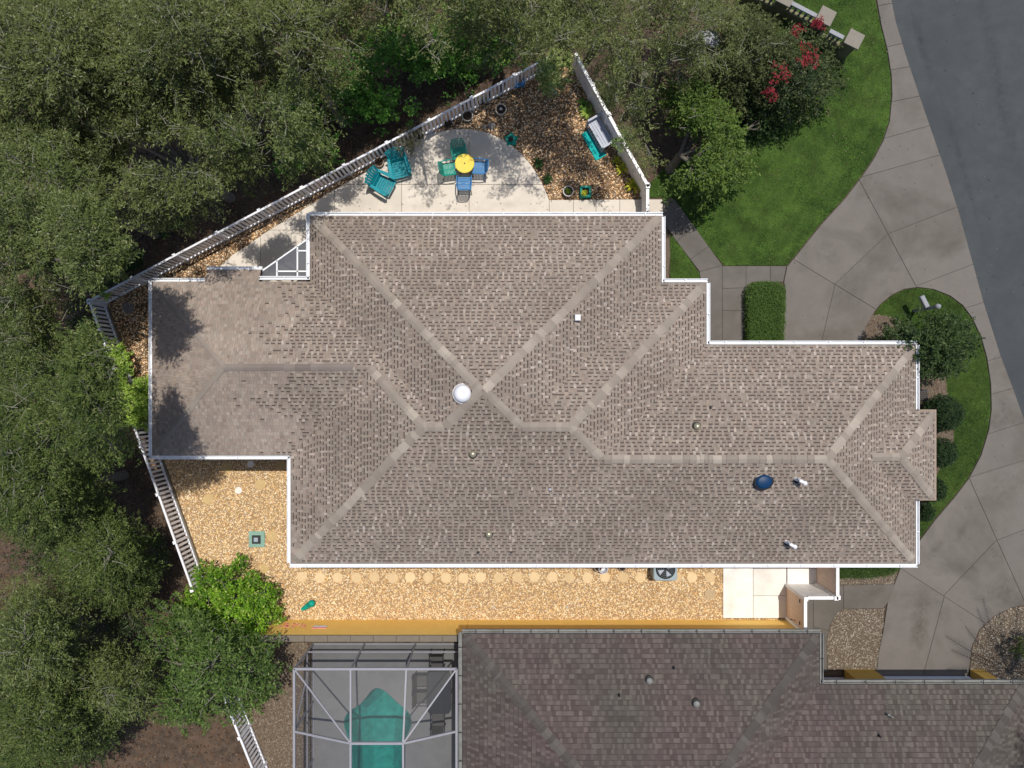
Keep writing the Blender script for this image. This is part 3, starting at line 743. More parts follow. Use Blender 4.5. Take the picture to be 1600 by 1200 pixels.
for a, b, o in (((238, 440), (320, 440), N_), ((238 - q, 712), (453, 712), S_), ((238, 438), (238, 713), W_), ((405, 437), (484, 437), N_), ((484, 337 - q), (484, 436), W_),
                ((482, 337), (1036, 337), N_), ((1034, 338), (1034, 441), E_), ((1037, 441), (1106, 441), N_), ((1104, 442), (1104, 538), E_), ((1107, 538), (1433, 538), N_),
                ((1431, 539), (1431, 640), E_), ((1431, 780), (1431, 881), E_), ((452, 881), (1434, 881), S_), ((454, 714), (454, 880), W_)):
    gutter(house, a, b, o, M_white)
x0, y0 = E(319, 420); x1, _ = E(406, 420); g = MB()
g.box(((x0 + x1) / 2, y0 + .06, ZE - drop - .05), (x1 - x0, .12, .12)); g.build('gutter', M_white, house)
# thin metal edge of the porch roof
mb = MB(); x0, y0, x1, y1, l = RA.r[4]
mb.box((x1 + .015, (y0 + y1) / 2, ZE + .17), (.03, y1 - y0 + .06, .10)); xg = E(1431, 0)[0]
for yy in (y0 - .015, y1 + .015): mb.box(((x1 + xg) / 2, yy, ZE + .17), (x1 - xg, .03, .10))
mb.build('drip_edge', M_pot, house)

# things fixed on the roof
def on_roof(roof, px, py):
    z = ZE + 1
    for _ in range(12):
        p = W(px, py, z); z = roof.z(p.x, p.y)
    return W(px, py, z)
def vent_dome(roof, par, px, py, r, m, label=None):
    p = on_roof(roof, px, py)
    o = MB().lathe([(r * 1.25, -.06), (r * 1.25, .035), (r * .9, .045), (r * .9, .10), (r * .2, .10)], p, 20).build('vent_base', M_black, par)
    MB().lathe([(r * .96, .10), (r, .125), (r * .8, .165), (r * .45, .195), (.02, .205)], p, 20).build('vent_cap', m, o, smooth=True, label=label)
for px, py in ((739, 709), (764, 834), (1088, 666)): vent_dome(RA, house, px, py, .12, M_brass)
p = on_roof(RA, 723, 615)
o = MB().lathe([(.33, -.12), (.33, .03), (.27, .06), (.2, .06)], p, 28).build('flashing_ring', M_chalk, house)
MB().lathe([(.27, .06), (.285, .10), (.25, .19), (.17, .25), (.09, .265), (.07, .25), (.01, .25)], p, 28).build('skylight_dome', M_domew, o, smooth=True, label='white round dome skylight beside the roof peak')
p = on_roof(RA, 1192, 752)
o = MB().lathe([(.34, -.16), (.34, .07), (.30, .09), (.1, .09)], p, 28, sx=1., sy=.84, rz=.2).build('skylight_frame', M_black, house)
MB().lathe([(.28, .08), (.27, .12), (.18, .15), (.02, .16)], p, 28, sx=1., sy=.84, rz=.2).build('skylight_glass', M_navy, o, smooth=True, label='navy blue oval skylight on the south slope')
def gooseneck(px, py):
    p = on_roof(RA, px, py)
    o = MB().lathe([(.11, -.08), (.11, .02), (.07, .04), (.03, .04)], p, 14).build('pipe_flashing', M_black, house)
    pts = [p + Vector((-.06, .05, 0)), p + Vector((-.06, .05, .28)), p + Vector((-.03, .03, .37)), p + Vector((.05, -.02, .40)), p + Vector((.12, -.05, .36))]
    MB().tube(pts, [.055, .055, .055, .055, .062], 12).build('vent_pipe', M_domew, o, smooth=True)
    MB().lathe([(.075, 0), (.078, .03), (.05, .05), (.01, .055)], p + Vector((.13, -.06, .34)), 14).build('pipe_cap', M_domew, o, smooth=True)
gooseneck(1245, 750); gooseneck(1230, 848)
for px, py in ((859, 764), (1110, 637), (747, 863), (799, 862)):
    p = on_roof(RA, px, py); b = MB().lathe([(.05, -.04), (.05, .02), (.03, .03), (.03, .16), (.012, .16)], p, 10).build('vent_pipe', M_dark if px != 859 else M_grey, house)
p = on_roof(RA, 902, 497)
MB().box((p.x, p.y, p.z + .08), (.19, .2, .28)).build('flue_box', M_domew, house, label='small white square flue on the north-east slope')

# triangular screened porch corner in the notch
porch = empty('screened_porch', W(450, 415), 'triangular white-framed screen roof tucked in the notch of the house', 'porch')
zp = 2.45
T = lambda x, y: W(x, y, zp)
for a, b in (((406, 426), (482, 373)), ((406, 433), (482, 433)), ((482, 373), (482, 433)), ((433, 407), (433, 433)), ((465, 385), (465, 433)), ((433, 424), (482, 424)), ((465, 392), (482, 392))):
    MB().bar(T(*a), T(*b), .05, .06).build('frame_bar', M_white, porch)
for tri in ([(406, 427), (433, 408), (433, 432), (406, 432)], [(434, 407), (464, 386), (464, 423), (434, 423)], [(434, 425), (464, 425), (464, 432), (434, 432)],
            [(466, 385), (481, 374), (481, 391), (466, 391)], [(466, 393), (481, 393), (481, 423), (466, 423)], [(466, 425), (481, 425), (481, 432), (466, 432)]):
    mb = MB(); mb.prism([(T(*t).x, T(*t).y) for t in tri], zp - .004, zp); mb.build('screen_panel', M_screen2, porch)
for c in ((408, 426), (433, 408), (465, 386), (481, 375)):
    p = T(*c); MB().box((p.x, p.y, zp / 2), (.06, .06, zp - .06)).build('post', M_white, porch)

# ------------------------------------------------------------------ neighbouring house
nb = empty('house', W(1100, 1200), 'neighbouring house with a dark brown shingle roof and yellow walls at the bottom edge', 'house')
RB = Roof([(723, 990, 1280, 1560, 0), (1000, 1069, 1602, 1420, 0)])
rb = deck(RB, nb, M_deck2)
shingles(RB, rb, M_shingle2, tone_nb, expo=.150, wt=(.06, .13), wg=(.08, .19), seam=.0005, alt=.75, label='dark brown and grey shingle tabs')
def tone_cap2(): return mix((.078, .068, .062), (.112, .10, .09), random.choice((0, .2, .5, 1)))
caps(RB, rb, M_shingle2, [((723, 990), (990, 1257), hp(0), hp(267)), ((1280, 990), (1013, 1257), hp(0), hp(267)), ((1602, 1069), (1427, 1244), hp(0), hp(175))], tone_cap2, expo=.20, wid=.17)
for a, b, o in (((722, 989), (1283, 989), N_), ((722, 989), (722, 1300), W_), ((1281, 990), (1281, 1068), E_), ((1284, 1068), (1605, 1068), N_)):
    gutter(nb, a, b, o, M_gut2, dark=True, strap=.95)
yw = -9.2
def wx(px, py, z): return W(px, py, z).x
x_w0 = -1.70; x_w1 = W(1230, 968).x
mb = MB(); mb.prism([(x_w0, yw), (x_w1, yw), (x_w1, yw - 3), (x_w0, yw - 3)], 0, ZE - .12); mb.build('wall', M_yellow, nb, label='bright yellow stucco wall')
mb = MB(); mb.prism([(x_w0 + .1, yw - 3), (W(1270, 968).x, yw - 3), (W(1270, 968).x, -24), (x_w0 + .1, -24)], 0, ZE - .13); mb.build('wall', M_yellow2, nb)
mb = MB(); mb.prism([(W(1240, 968).x, -11.46), (W(1560, 968).x, -11.46), (W(1560, 968).x, -20), (W(1240, 968).x, -20)], 0, ZE - .14); mb.build('wall', M_garage, nb, label='grey shaded wall behind the columns')
for a, b in ((1318, 1364), (1514, 1534)):
    xa, xb = W(a, 1045).x, W(b, 1045).x
    MB().box(((xa + xb) / 2, -11.34, (ZE - .2) / 2), (xb - xa, .44, ZE - .2)).build('column', M_yellow2, nb, label='ochre stucco column at the garage front')
gd = MB(); xa, xb = W(1366, 1050).x, W(1512, 1050).x
for i in range(4): gd.box(((xa + xb) / 2, -11.42, .30 + i * .56), (xb - xa, .06, .54))
gd.build('garage_door', M_garage, nb)
for px, py in ((1014, 1062), (1087, 1098)): vent_dome(RB, nb, px, py, .12, M_gut2)
for px, py in ((967, 1085), (1052, 1042), (1372, 1148)):
    p = on_roof(RB, px, py); MB().lathe([(.05, -.04), (.05, .02), (.03, .03), (.03, .18), (.012, .18)], p, 10).build('vent_pipe', M_black, nb)
p = on_roof(RB, 1384, 1113)
MB().tube([p, p + Vector((0, 0, .2)), p + Vector((.1, -.05, .26)), p + Vector((.14, -.08, .2))], .04, 10).build('vent_pipe', M_gut2, nb)

# garden wall joining the neighbour's house
gw = empty('garden_wall', W(580, 969), 'yellow garden wall with a grey cap south of the gravel yard', 'wall')
xa = W(430, 969).x; xb = -1.71
mb = MB(); mb.prism([(xa, -9.2), (xb, -9.2), (xb, -9.38), (xa, -9.38)], 0, 1.78); mb.build('wall_face', M_yellow, gw)
n = 9
for i in range(n):
    a = xa + (xb - xa) * i / n; b = xa + (xb - xa) * (i + 1) / n
    MB().box(((a + b) / 2, -9.29, 1.82), (b - a - .008, .23, .08)).build('cap_stone', M_cap, gw)
# small tiles and a plaque on the sunny face
mt = MB()
for i in range(34):
    mt.box((W(447 + rng.uniform(0, 40), 975).x, -9.195, .45 + rng.uniform(0, .42)), (.05, .012, .05), col=random.choice([(.75, .10, .25), (.45, .08, .30), (.8, .35, .4), (.55, .05, .12)]))
mt.build('mosaic_tiles', M_pink, gw, label='scattered pink and purple tiles on the yellow wall')
mt = MB(); mt.box((W(509, 975).x, -9.192, .95), (.52, .02, .14), col=(.75, .28, .30)); mt.box((W(509, 975).x, -9.192, .80), (.50, .02, .12), col=(.55, .68, .78))
mt.build('plaque', M_pink, gw, label='small pink and pale blue plaque on the yellow wall')

# ------------------------------------------------------------------ fences
def picket_fence(a, b, label, hgt=1.15, spacing=.168, post=1.83, m=None, name='picket_fence', rot_first=True):
    m = m or M_vinyl
    A = W(*a); B = W(*b); d = (B - A); L = d.length; d.normalize(); rz = math.atan2(d.y, d.x)
    root = empty(name, A, label, 'fence', 'white picket fences round the yard')
    np_ = int(round(L / post)); st = L / np_
    pm = None
    for i in range(np_ + 1):
        p = A + d * (i * st)
        o = MB().box((p.x, p.y, hgt / 2 + .02), (.10, .10, hgt + .04), rz).build('post', m, root)
        MB().box((p.x, p.y, hgt + .055), (.125, .125, .03), rz).build('post_cap', m, o)
    for i in range(np_):
        p = A + d * (i * st + .05); q_ = A + d * ((i + 1) * st - .05)
        MB().bar(p + Vector((0, 0, hgt - .03)), q_ + Vector((0, 0, hgt - .03)), .07, .06).build('top_rail', m, root)
        MB().bar(p + Vector((0, 0, .14)), q_ + Vector((0, 0, .14)), .06, .08).build('bottom_rail', m, root)
    # one shared mesh for all pickets
    pk = MB().box((0, 0, 0), (.085, .022, hgt - .24), 0).build('picket', m, None); me = pk.data; first = True
    for i in range(np_):
        k = int(round(st / spacing)) - 1
        for j in range(k):
            p = A + d * (i * st + st * (j + 1) / (k + 1))
            o = pk if first else bpy.data.objects.new('picket', me)
            if not first: link(o)
            first = False
            o.parent = root; o.location = (p.x - A.x, p.y - A.y, hgt / 2 + .03); o.rotation_euler = (0, 0, rz + random.uniform(-.02, .02))
    return root
picket_fence((167, 475), (867, 104), 'long white picket fence running diagonally along the north-west side of the yard')
picket_fence((167, 478), (321, 909), 'white picket fence along the west side of the yard below the corner')
picket_fence((368, 1070), (440, 1250), 'short white picket fence at the bottom edge beside the brown gravel')
for (a, b) in (((172, 482), (335, 940)),):
    A = W(*a); B = W(*b)
    tagit(MB().bar(A + Vector((0, 0, .08)), B + Vector((0, 0, .08)), .05, .16).build('edging_board', M_cap), 'grey timber edging board inside the west picket fence', 'edging')

def panel_fence(a, b, hgt, label, m, n=3, endpost=True, lattice=True, thick=.05, capw=.11, z0=.06):
    """solid panels with a dentil-like lattice strip and a white cap; a-b are ground pixels"""
    A = W(*a); B = W(*b); d = B - A; L = d.length; d.normalize(); rz = math.atan2(d.y, d.x)
    root = empty('privacy_fence', A, label, 'fence')
    st = L / n
    for i in range(n + (1 if endpost else 0)):
        p = A + d * (i * st); o = MB().box((p.x, p.y, hgt / 2 + .03), (.12, .12, hgt + .06), rz).build('post', M_vinyl2, root)
        MB().box((p.x, p.y, hgt + .075), (.145, .145, .03), rz).build('post_cap', M_vinyl2, o)
    for i in range(n):
        p = A + d * (i * st + .061); q_ = A + d * ((i + 1) * st - .061); lat = .14 if lattice else 0
        # boards: separate uprights
        k = max(3, int((q_ - p).length / .15)); w = (q_ - p).length / k
        for j in range(k):
            c = p + d * (w * (j + .5)); MB().box((c.x, c.y, (hgt - lat) / 2 + z0 / 2), (w - .006, thick * .6, hgt - lat - z0), rz).build('board', m, root)
        if lattice:
            mb = MB()
            for j in range(int((q_ - p).length / .09)):
                c = p + d * (.045 + .09 * j); mb.box((c.x, c.y, hgt - .07), (.045, .03, .13), rz)
            mb.build('lattice', M_vinyl2, root, kind='stuff')
        MB().bar(p + Vector((0, 0, hgt)), q_ + Vector((0, 0, hgt)), capw, .05).build('top_rail', M_vinyl2, root)
    return root
panel_fence((896, 111), (968, 243), 1.3, 'solid white fence on the north-east side behind the grey bench', M_vinyl, 3, endpost=False)
panel_fence((968, 243), (1002, 304), 1.3, 'short solid white fence beside the yellow-leaved plants', M_vinyl2, 1)
panel_fence((1002, 306), (1002, 345), 1.3, 'last stub of solid white fence meeting the house eave', M_vinyl2, 1, endpost=False)
panel_fence((1275, 860), (1275, 911), 1.85, 'white fence return beside the east end of the bright pad', M_shadepanel, 1)
panel_fence((1272, 912), (1229, 912), 1.85, 'middle section of the stepped white side fence', M_vinyl2, 1, endpost=False)
gate = panel_fence((1228, 913), (1228, 964), 1.85, 'white side gate with dark hinges closing the gravel yard', M_shadepanel, 1)
gate.name = 'side_gate'; gate['category'] = 'gate'
for py in (922, 955):
    p = W(1227, py); MB().box((p.x, p.y, 1.4), (.03, .12, .06)).build('hinge', M_dark, gate)
p = W(1226.8, 958); hnd = MB().tube([(p.x - .03, p.y, .75), (p.x - .10, p.y + .02, .8), (p.x - .11, p.y + .05, .95), (p.x - .05, p.y + .06, 1.05)], .02, 8).build('latch', M_dark, gate)

# ------------------------------------------------------------------ vegetation
KEEP = [(134, 462), (868, 78), (906, 92), (1012, 286), (1016, 330), (1040, 330), (1110, 440), (1434, 536), (1434, 885), (1310, 960), (450, 990), (298, 932)]
KEEPG = [(120, 452), (868, 40), (935, 80), (1045, 280), (1110, 440), (1434, 536), (1434, 885), (1310, 1010), (380, 1030), (255, 932)]
ROOFPX = [(236, 438), (484, 436), (484, 336), (1036, 336), (1036, 440), (1106, 440), (1106, 536), (1434, 536), (1434, 882), (452, 882), (452, 714), (236, 714)]
LITG = [(140, 470), (866, 62), (935, 66), (1048, 300), (1040, 345), (484, 345), (484, 440), (236, 440), (236, 714), (452, 714), (452, 880), (1280, 880), (1280, 990), (430, 990), (300, 935)]
ROOFSH = [(262, 480, 22), (272, 505, 26), (262, 540, 26), (285, 525, 20), (300, 515, 12), (285, 635, 34), (300, 665, 36), (265, 670, 32), (325, 685, 18), (270, 610, 18), (255, 700, 22), (250, 455, 14), (280, 468, 10)]
GSH = [(725, 222, 34), (700, 232, 20), (752, 235, 20), (655, 258, 19), (668, 292, 16), (652, 232, 15), (640, 278, 12), (672, 315, 9), (700, 318, 7), (785, 250, 19), (812, 285, 20), (800, 228, 20), (830, 312, 16), (785, 302, 13), (775, 270, 10), (600, 232, 12), (612, 262, 9), (540, 303, 11), (505, 325, 11),
       (560, 290, 8), (440, 388, 16), (418, 405, 14), (455, 402, 8), (468, 352, 9), (395, 395, 8), (272, 745, 30), (300, 735, 26), (330, 745, 20), (345, 738, 14), (285, 775, 14), (300, 820, 8),
       (190, 520, 26), (175, 490, 22), (210, 480, 24), (215, 600, 10), (820, 180, 30), (860, 200, 28), (880, 160, 24), (838, 215, 22), (865, 240, 26), (900, 225, 18), (905, 262, 16), (790, 190, 14), (850, 265, 14), (895, 290, 14), (930, 275, 10), (930, 305, 12), (970, 215, 10), (945, 170, 14), (915, 130, 18)]
def shade_ok(P):
    """crowns are thinned where their shade would fall on ground or roof that lies in the sun"""
    z = P[:, 2]; n = len(z)
    def land(h):
        x = P[:, 0] + KX * (z - h); y = P[:, 1] + KY * (z - h); k = F / (CH - h); return 800 + x * k, 600 - y * k
    ok = np.ones(n, bool)
    rx, ry = land(3.2); onr = inside(ROOFPX, rx, ry) & (z > 3.2)
    gx, gy = land(0.); ong = inside(LITG, gx, gy) & ~onr
    def near(bl, x, y):
        m = np.zeros(n, bool)
        for bx_, by_, r_ in bl: m |= (x - bx_) ** 2 + (y - by_) ** 2 < (r_ * rng.uniform(.75, 1.15, n)) ** 2
        return m
    fence = (ry < 9e9) & ong & (np.abs((gx - 167) * (-371) - (gy - 475) * 700) / 792 < 34) & (gx < 850)      # strip along the diagonal fence: half shade
    nz = np.sin(gx * .11 + 3 * np.sin(gy * .05)) * np.sin(gy * .13 + 2 * np.sin(gx * .06))
    bed = ~inside(PATIO, gx, gy) & (gx > 700) & (gy < 312)
    fine = np.sin(gx * .31 + 2.5 * np.sin(gy * .17)) * np.sin(gy * .33 + 2.5 * np.sin(gx * .15))
    keepg = (near(GSH, gx, gy) & (~bed | (fine > -.12))) | (fence & (nz > .62))
    rn = np.sin(rx * .27 + 2.5 * np.sin(ry * .15)) * np.sin(ry * .29 + 2.5 * np.sin(rx * .13))
    ok &= ~(onr & ~(near(ROOFSH, rx, ry) & (rn > -.42))); ok &= ~(ong & ~keepg)
    return ok
def leaves(P, D, nleaf, ln, wd, spray, pal, lobe_t):
    """P (S,3) spray roots, D (S,3) directions -> quads and colours"""
    S = len(P)
    D = D / np.linalg.norm(D, axis=1, keepdims=True)
    up = np.array([0, 0, 1.]) + rng.normal(0, .25, (S, 3)); B = np.cross(D, up); B /= np.linalg.norm(B, axis=1, keepdims=True) + 1e-9
    t = rng.uniform(.0, 1., (S, nleaf)); sgn = rng.choice([-1, 1], (S, nleaf)); off = rng.uniform(.1, 1, (S, nleaf)) * (1.1 - t) * spray * .42 * sgn
    C = P[:, None] + D[:, None] * (t * spray)[..., None] + B[:, None] * off[..., None] + rng.normal(0, .028, (S, nleaf, 3))
    ang = rng.normal(.7, .45, (S, nleaf)) * sgn
    ld = D[:, None] * np.cos(ang)[..., None] + B[:, None] * np.sin(ang)[..., None] + rng.normal(0, .28, (S, nleaf, 3))
    ld /= np.linalg.norm(ld, axis=2, keepdims=True)
    nrm = np.array([.1, .12, 1.]) + rng.normal(0, .45, (S, nleaf, 3)); sd = np.cross(ld, nrm); sd /= np.linalg.norm(sd, axis=2, keepdims=True) + 1e-9
    l = (ln * rng.uniform(.6, 1.25, (S, nleaf)))[..., None] / 2; w = (wd * rng.uniform(.7, 1.2, (S, nleaf)))[..., None] / 2
    V = np.stack([C - ld * l, C + sd * w - ld * l * .1, C + ld * l, C - sd * w - ld * l * .1], 2).reshape(-1, 4, 3)
    a, b, c = [np.array(x) for x in (pal if len(pal) > 2 else (*pal, pal[1]))]
    f = np.clip(lobe_t[:, None] * .55 + rng.uniform(0, .45, (S, 1)) + rng.normal(0, .16, (S, nleaf)), 0, 1)[..., None]
    col = a * (1 - f) + b * f
    g = (rng.random((S, nleaf)) < .08)[..., None]; col = np.where(g, c, col) * rng.uniform(.75, 1.25, (S, nleaf, 1))
    return V, col.reshape(-1, 3)
def tree(name, label, cat, cx, cy, rx, ry, zt, pal, lobes=26, R0=(.55, 1.0), dens=26, nleaf=24, ln=.115, wd=.033, spray=.62, depth=2.6, extra=(), group=None,
         mask=True, twigs=.10, trunk=True, tr=.16, flowers=None, angle=0., base=None, minz=None, spread=.9):
    c0 = W(cx, cy, zt * .8)
    bx, by = (c0.x, c0.y) if base is None else tuple(W(*base))[:2]
    if mask:
        for _ in range(60):
            ix, iy = 800 + bx * 40, 600 - by * 40
            if bool(inside(KEEPG, np.array([ix]), np.array([iy]))[0]): bx *= 1.03; by *= 1.03
            else: break
    root = empty(name, (bx, by, 0), label, cat, group)
    L = [(W(ex_[0], ex_[1], ex_[2]), ex_[3], random.random()) for ex_ in extra]; tries = 0
    while len(L) < lobes and tries < lobes * 30:
        tries += 1
        r = math.sqrt(random.random()); a = random.uniform(0, 6.283); ex, ey = r * math.cos(a) * rx * spread, r * math.sin(a) * ry * spread
        ix = cx + ex * math.cos(angle) - ey * math.sin(angle); iy = cy + ex * math.sin(angle) + ey * math.cos(angle)
        z = zt - depth * r * r - random.random() * .42 * depth; rad = random.uniform(*R0)
        if minz: z = max(z, minz)
        p = W(ix, iy, max(z - rad * .5, .15))
        if mask and bool(inside(KEEP, np.array([ix]), np.array([iy]))[0]): continue
        if any((p - q[0]).length < .55 * (rad + q[1]) for q in L) and random.random() < .85: continue
        L.append((p, rad, random.random()))
    PS, DS, TS = [], [], []
    for p, rad, t in L:
        n = max(4, int(dens * rad * rad * 3.2)); v = rng.normal(0, 1, (n, 3)); v[:, 2] = np.abs(v[:, 2]) * 1.1 - .25
        v /= np.linalg.norm(v, axis=1, keepdims=True); rr = rad * rng.uniform(.55, 1.0, (n, 1))
        pos = np.array(p) + v * rr * np.array([1, 1, .7]); d = v * np.array([1, 1, .45]) + rng.normal(0, .35, (n, 3)); d[:, 2] += .05
        PS.append(pos); DS.append(d); TS.append(np.full(n, t))
    PS = np.vstack(PS); DS = np.vstack(DS); TS = np.concatenate(TS)
    PS[:, 2] = np.maximum(PS[:, 2], .06)
    if mask:
        tip = PS + DS / np.linalg.norm(DS, axis=1, keepdims=True) * spray * .7
        ok = np.ones(len(PS), bool)
        for q in (PS, tip):
            k = F / (CH - q[:, 2]); ok &= ~inside(KEEP, 800 + q[:, 0] * k, 600 - q[:, 1] * k)
        ok &= shade_ok((PS + tip) / 2)
        kk = F / (CH - PS[:, 2]); ok &= ~inside([(1090, 36), (1128, 30), (1136, 74), (1098, 86)], 800 + PS[:, 0] * kk, 600 - PS[:, 1] * kk)
        PS, DS, TS = PS[ok], DS[ok], TS[ok]
    V, C = leaves(PS, DS, nleaf, ln, wd, spray, pal, TS)
    V[..., 2] = np.maximum(V[..., 2], .04)
    crown = np_mesh('crown', V, 4, C, M_leaf, root)
    if twigs:
        k = rng.random(len(PS)) < twigs; p = PS[k]; d = DS[k] / np.linalg.norm(DS[k], axis=1, keepdims=True)
        l = rng.uniform(.4, 1.0, (len(p), 1)) * spray; bend = rng.normal(0, .12, (len(p), 3)); s = np.cross(d, [0, 0, 1.]); s /= np.linalg.norm(s, axis=1, keepdims=True) + 1e-9
        w = rng.uniform(.005, .012, (len(p), 1)); a0 = p - d * l * .5; a1 = p + d * l * .2 + bend * .5 * l; a2 = p + d * l * .8
        Q = np.concatenate([np.stack([a0 - s * w, a0 + s * w, a1 + s * w * .8, a1 - s * w * .8], 1), np.stack([a1 - s * w * .8, a1 + s * w * .8, a2 + s * w * .3, a2 - s * w * .3], 1)])
        Q[..., 2] += .02
        if len(Q): np_mesh('twigs', Q, 4, None, M_twig, crown, kind='stuff')
    if trunk:
        mb = MB(); hub = Vector((bx, by, max(.3, zt * .38)))
        mb.tube([(bx, by, -.1), (bx + .03, by, hub.z * .5), hub], [tr * 1.25, tr, tr * .85], 10)
        for i, (p, rad, t) in enumerate(L):
            if i % 2 and lobes > 10: continue
            m_ = hub.lerp(p, .5) + Vector((random.uniform(-.3, .3), random.uniform(-.3, .3), .25))
            e_ = p + Vector((random.uniform(-.3, .3), random.uniform(-.3, .3), rad * .45))
            if mask and any(bool(inside(KEEP, np.array([IMG(q)[0]]), np.array([IMG(q)[1]]))[0]) for q in (m_, e_, p)): continue
            if mask and not shade_ok(np.array([tuple(q) for q in (m_, p, e_, (m_ + p) / 2)])).all(): continue
            mb.tube([hub, m_, p, e_], [tr * .5, tr * .3, tr * .16, .012], 6)
        mb.build('trunk', M_bark, root, smooth=True)
    if flowers:
        cols, nf, zone = flowers
        Fp = []
        for _ in range(nf):
            zx, zy, zr = random.choice(zone); a = random.uniform(0, 6.28); r = zr * math.sqrt(random.random())
            Fp.append(W(zx + r * math.cos(a), zy + r * math.sin(a), zt - random.uniform(0, .5)))
        Fp = np.array([tuple(p) for p in Fp]); n = len(Fp)
        Vf, _ = leaves(Fp, rng.normal(0, 1, (n, 3)), 9, .07, .05, .16, pal, np.zeros(n))
        Cf = np.array(cols)[rng.integers(0, len(cols), len(Vf))] * rng.uniform(.7, 1.2, (len(Vf), 1))
        np_mesh('flowers', Vf, 4, Cf, M_petal, root)
    return root
OLIVE = ((.068, .090, .028), (.162, .190, .052), (.26, .27, .15))
OLIVE2 = ((.062, .090, .026), (.148, .186, .048), (.25, .27, .14))
GREENO = ((.042, .070, .018), (.112, .155, .032), (.20, .225, .08))
def shadow_lobe(sx, sy, z, r):
    """a leaf clump whose shade falls on the ground at photo pixel sx, sy"""
    g = W(sx, sy); x, y = g.x - KX * z, g.y - KY * z; k = F / (CH - z)
    return (800 + x * k, 600 - y * k, z, r)
UNDER = ((.045, .12, .025), (.18, .40, .05), (.28, .48, .09))
YG = ((.050, .085, .018), (.125, .165, .030), (.20, .22, .07))
TREES = [
 ('live oak filling the top left corner of the woods', 70, 90, 140, 120, 9., OLIVE, 34), ('live oak left of centre along the top edge of the woods', 270, 70, 130, 110, 9., OLIVE, 32),
 ('live oak at the top edge between the left oaks and the dark gap', 450, 60, 110, 90, 8.6, OLIVE, 26), ('live oak at the left edge below the corner tree', 60, 290, 120, 110, 8.6, OLIVE2, 28),
 ('live oak in the middle of the north-west woods', 255, 240, 130, 100, 8.4, OLIVE, 32), ('live oak nearest the diagonal picket fence', 425, 190, 105, 80, 8., OLIVE2, 24),
 ('live oak at the left edge opposite the corner of the picket fence', 65, 410, 120, 85, 8., OLIVE2, 24),
 ('broad oak overhanging the west picket fence beside the flat roof', 130, 630, 118, 90, 9.4, GREENO, 34),
 ('oak at the left edge level with the west fence corner', 40, 530, 80, 55, 7., OLIVE2, 16), ('oak at the left edge below the fence-side oak', 40, 720, 80, 90, 8., GREENO, 20), ('oak with a gap beside it left of the gravel yard', 75, 770, 80, 60, 6.6, GREENO, 18),
 ('small round oak just left of the west fence by the gravel yard', 165, 870, 68, 62, 5.6, GREENO, 16),
 ('oak at the bottom left edge of the woods', 45, 1010, 80, 90, 6.6, OLIVE2, 20), ('oak in the bottom left corner', 60, 1130, 90, 90, 6.6, GREENO, 20),
 ('small oak in the dark hollow at lower left', 165, 1075, 62, 50, 5.4, OLIVE2, 12),
 ('oak at the top edge left of the fence corner', 640, 5, 90, 42, 8., OLIVE, 18), ('oak at the top edge above the fence corner', 800, 30, 90, 55, 7.5, OLIVE, 22),
 ('grey-green oak right of the fence corner at the top', 930, 70, 100, 80, 7.4, OLIVE, 28), ('grey-green oak beside the white fence and the bench', 985, 170, 62, 75, 6.6, OLIVE, 16),
 ('oak at the top edge beside the utility box', 1060, 50, 75, 65, 6.4, OLIVE, 16)]
for lb, cx, cy, rx, ry, zt, pal, nl in TREES:
    ex = []
    if 'broad oak' in lb: ex = [(shx + random.uniform(-6, 6), shy + random.uniform(-6, 6), 9.6 + random.uniform(-.5, .3), .55) for shx, shy in ((178, 560), (190, 590), (160, 600), (195, 540), (150, 560), (170, 630), (185, 615), (165, 575), (150, 590), (195, 570), (180, 540), (150, 620)) for _ in (0, 1)]
    if 'opposite the corner' in lb: ex = [(shx + random.uniform(-6, 6), shy + random.uniform(-6, 6), 9.4 + random.uniform(-.5, .3), .5) for shx, shy in ((150, 350), (165, 380), (140, 385), (160, 415), (120, 350), (150, 400), (135, 365)) for _ in (0, 1)]
    if 'nearest the diagonal' in lb: ex = [shadow_lobe(a_, b_, 7.2, .4) for a_, b_, r_ in GSH if a_ < 480 and 340 < b_ < 420 and a_ > 380]
    if 'top edge left of the fence corner' in lb: ex = [shadow_lobe(a_, b_, 7.6, max(.28, r_ / 52)) for a_, b_, r_ in GSH if 480 < a_ < 715 and b_ < 330]
    if 'top edge above the fence corner' in lb: ex = [shadow_lobe(a_, b_, 7.4, max(.28, r_ / 52)) for a_, b_, r_ in GSH if 715 <= a_ < 835 and b_ < 330]
    if 'right of the fence corner' in lb: ex = [shadow_lobe(a_, b_, 6.6, max(.25, r_ / 60)) for a_, b_, r_ in GSH if 835 <= a_ and b_ < 320]
    tree('oak_tree', lb, 'tree', cx, cy, rx, ry, zt, pal, lobes=int(nl * 2.3), R0=(.36, .78), twigs=.30, dens=36, group='oaks in the woods around the yard', extra=ex + ex, base=(640, 20) if 'left of the fence corner' in lb else None)
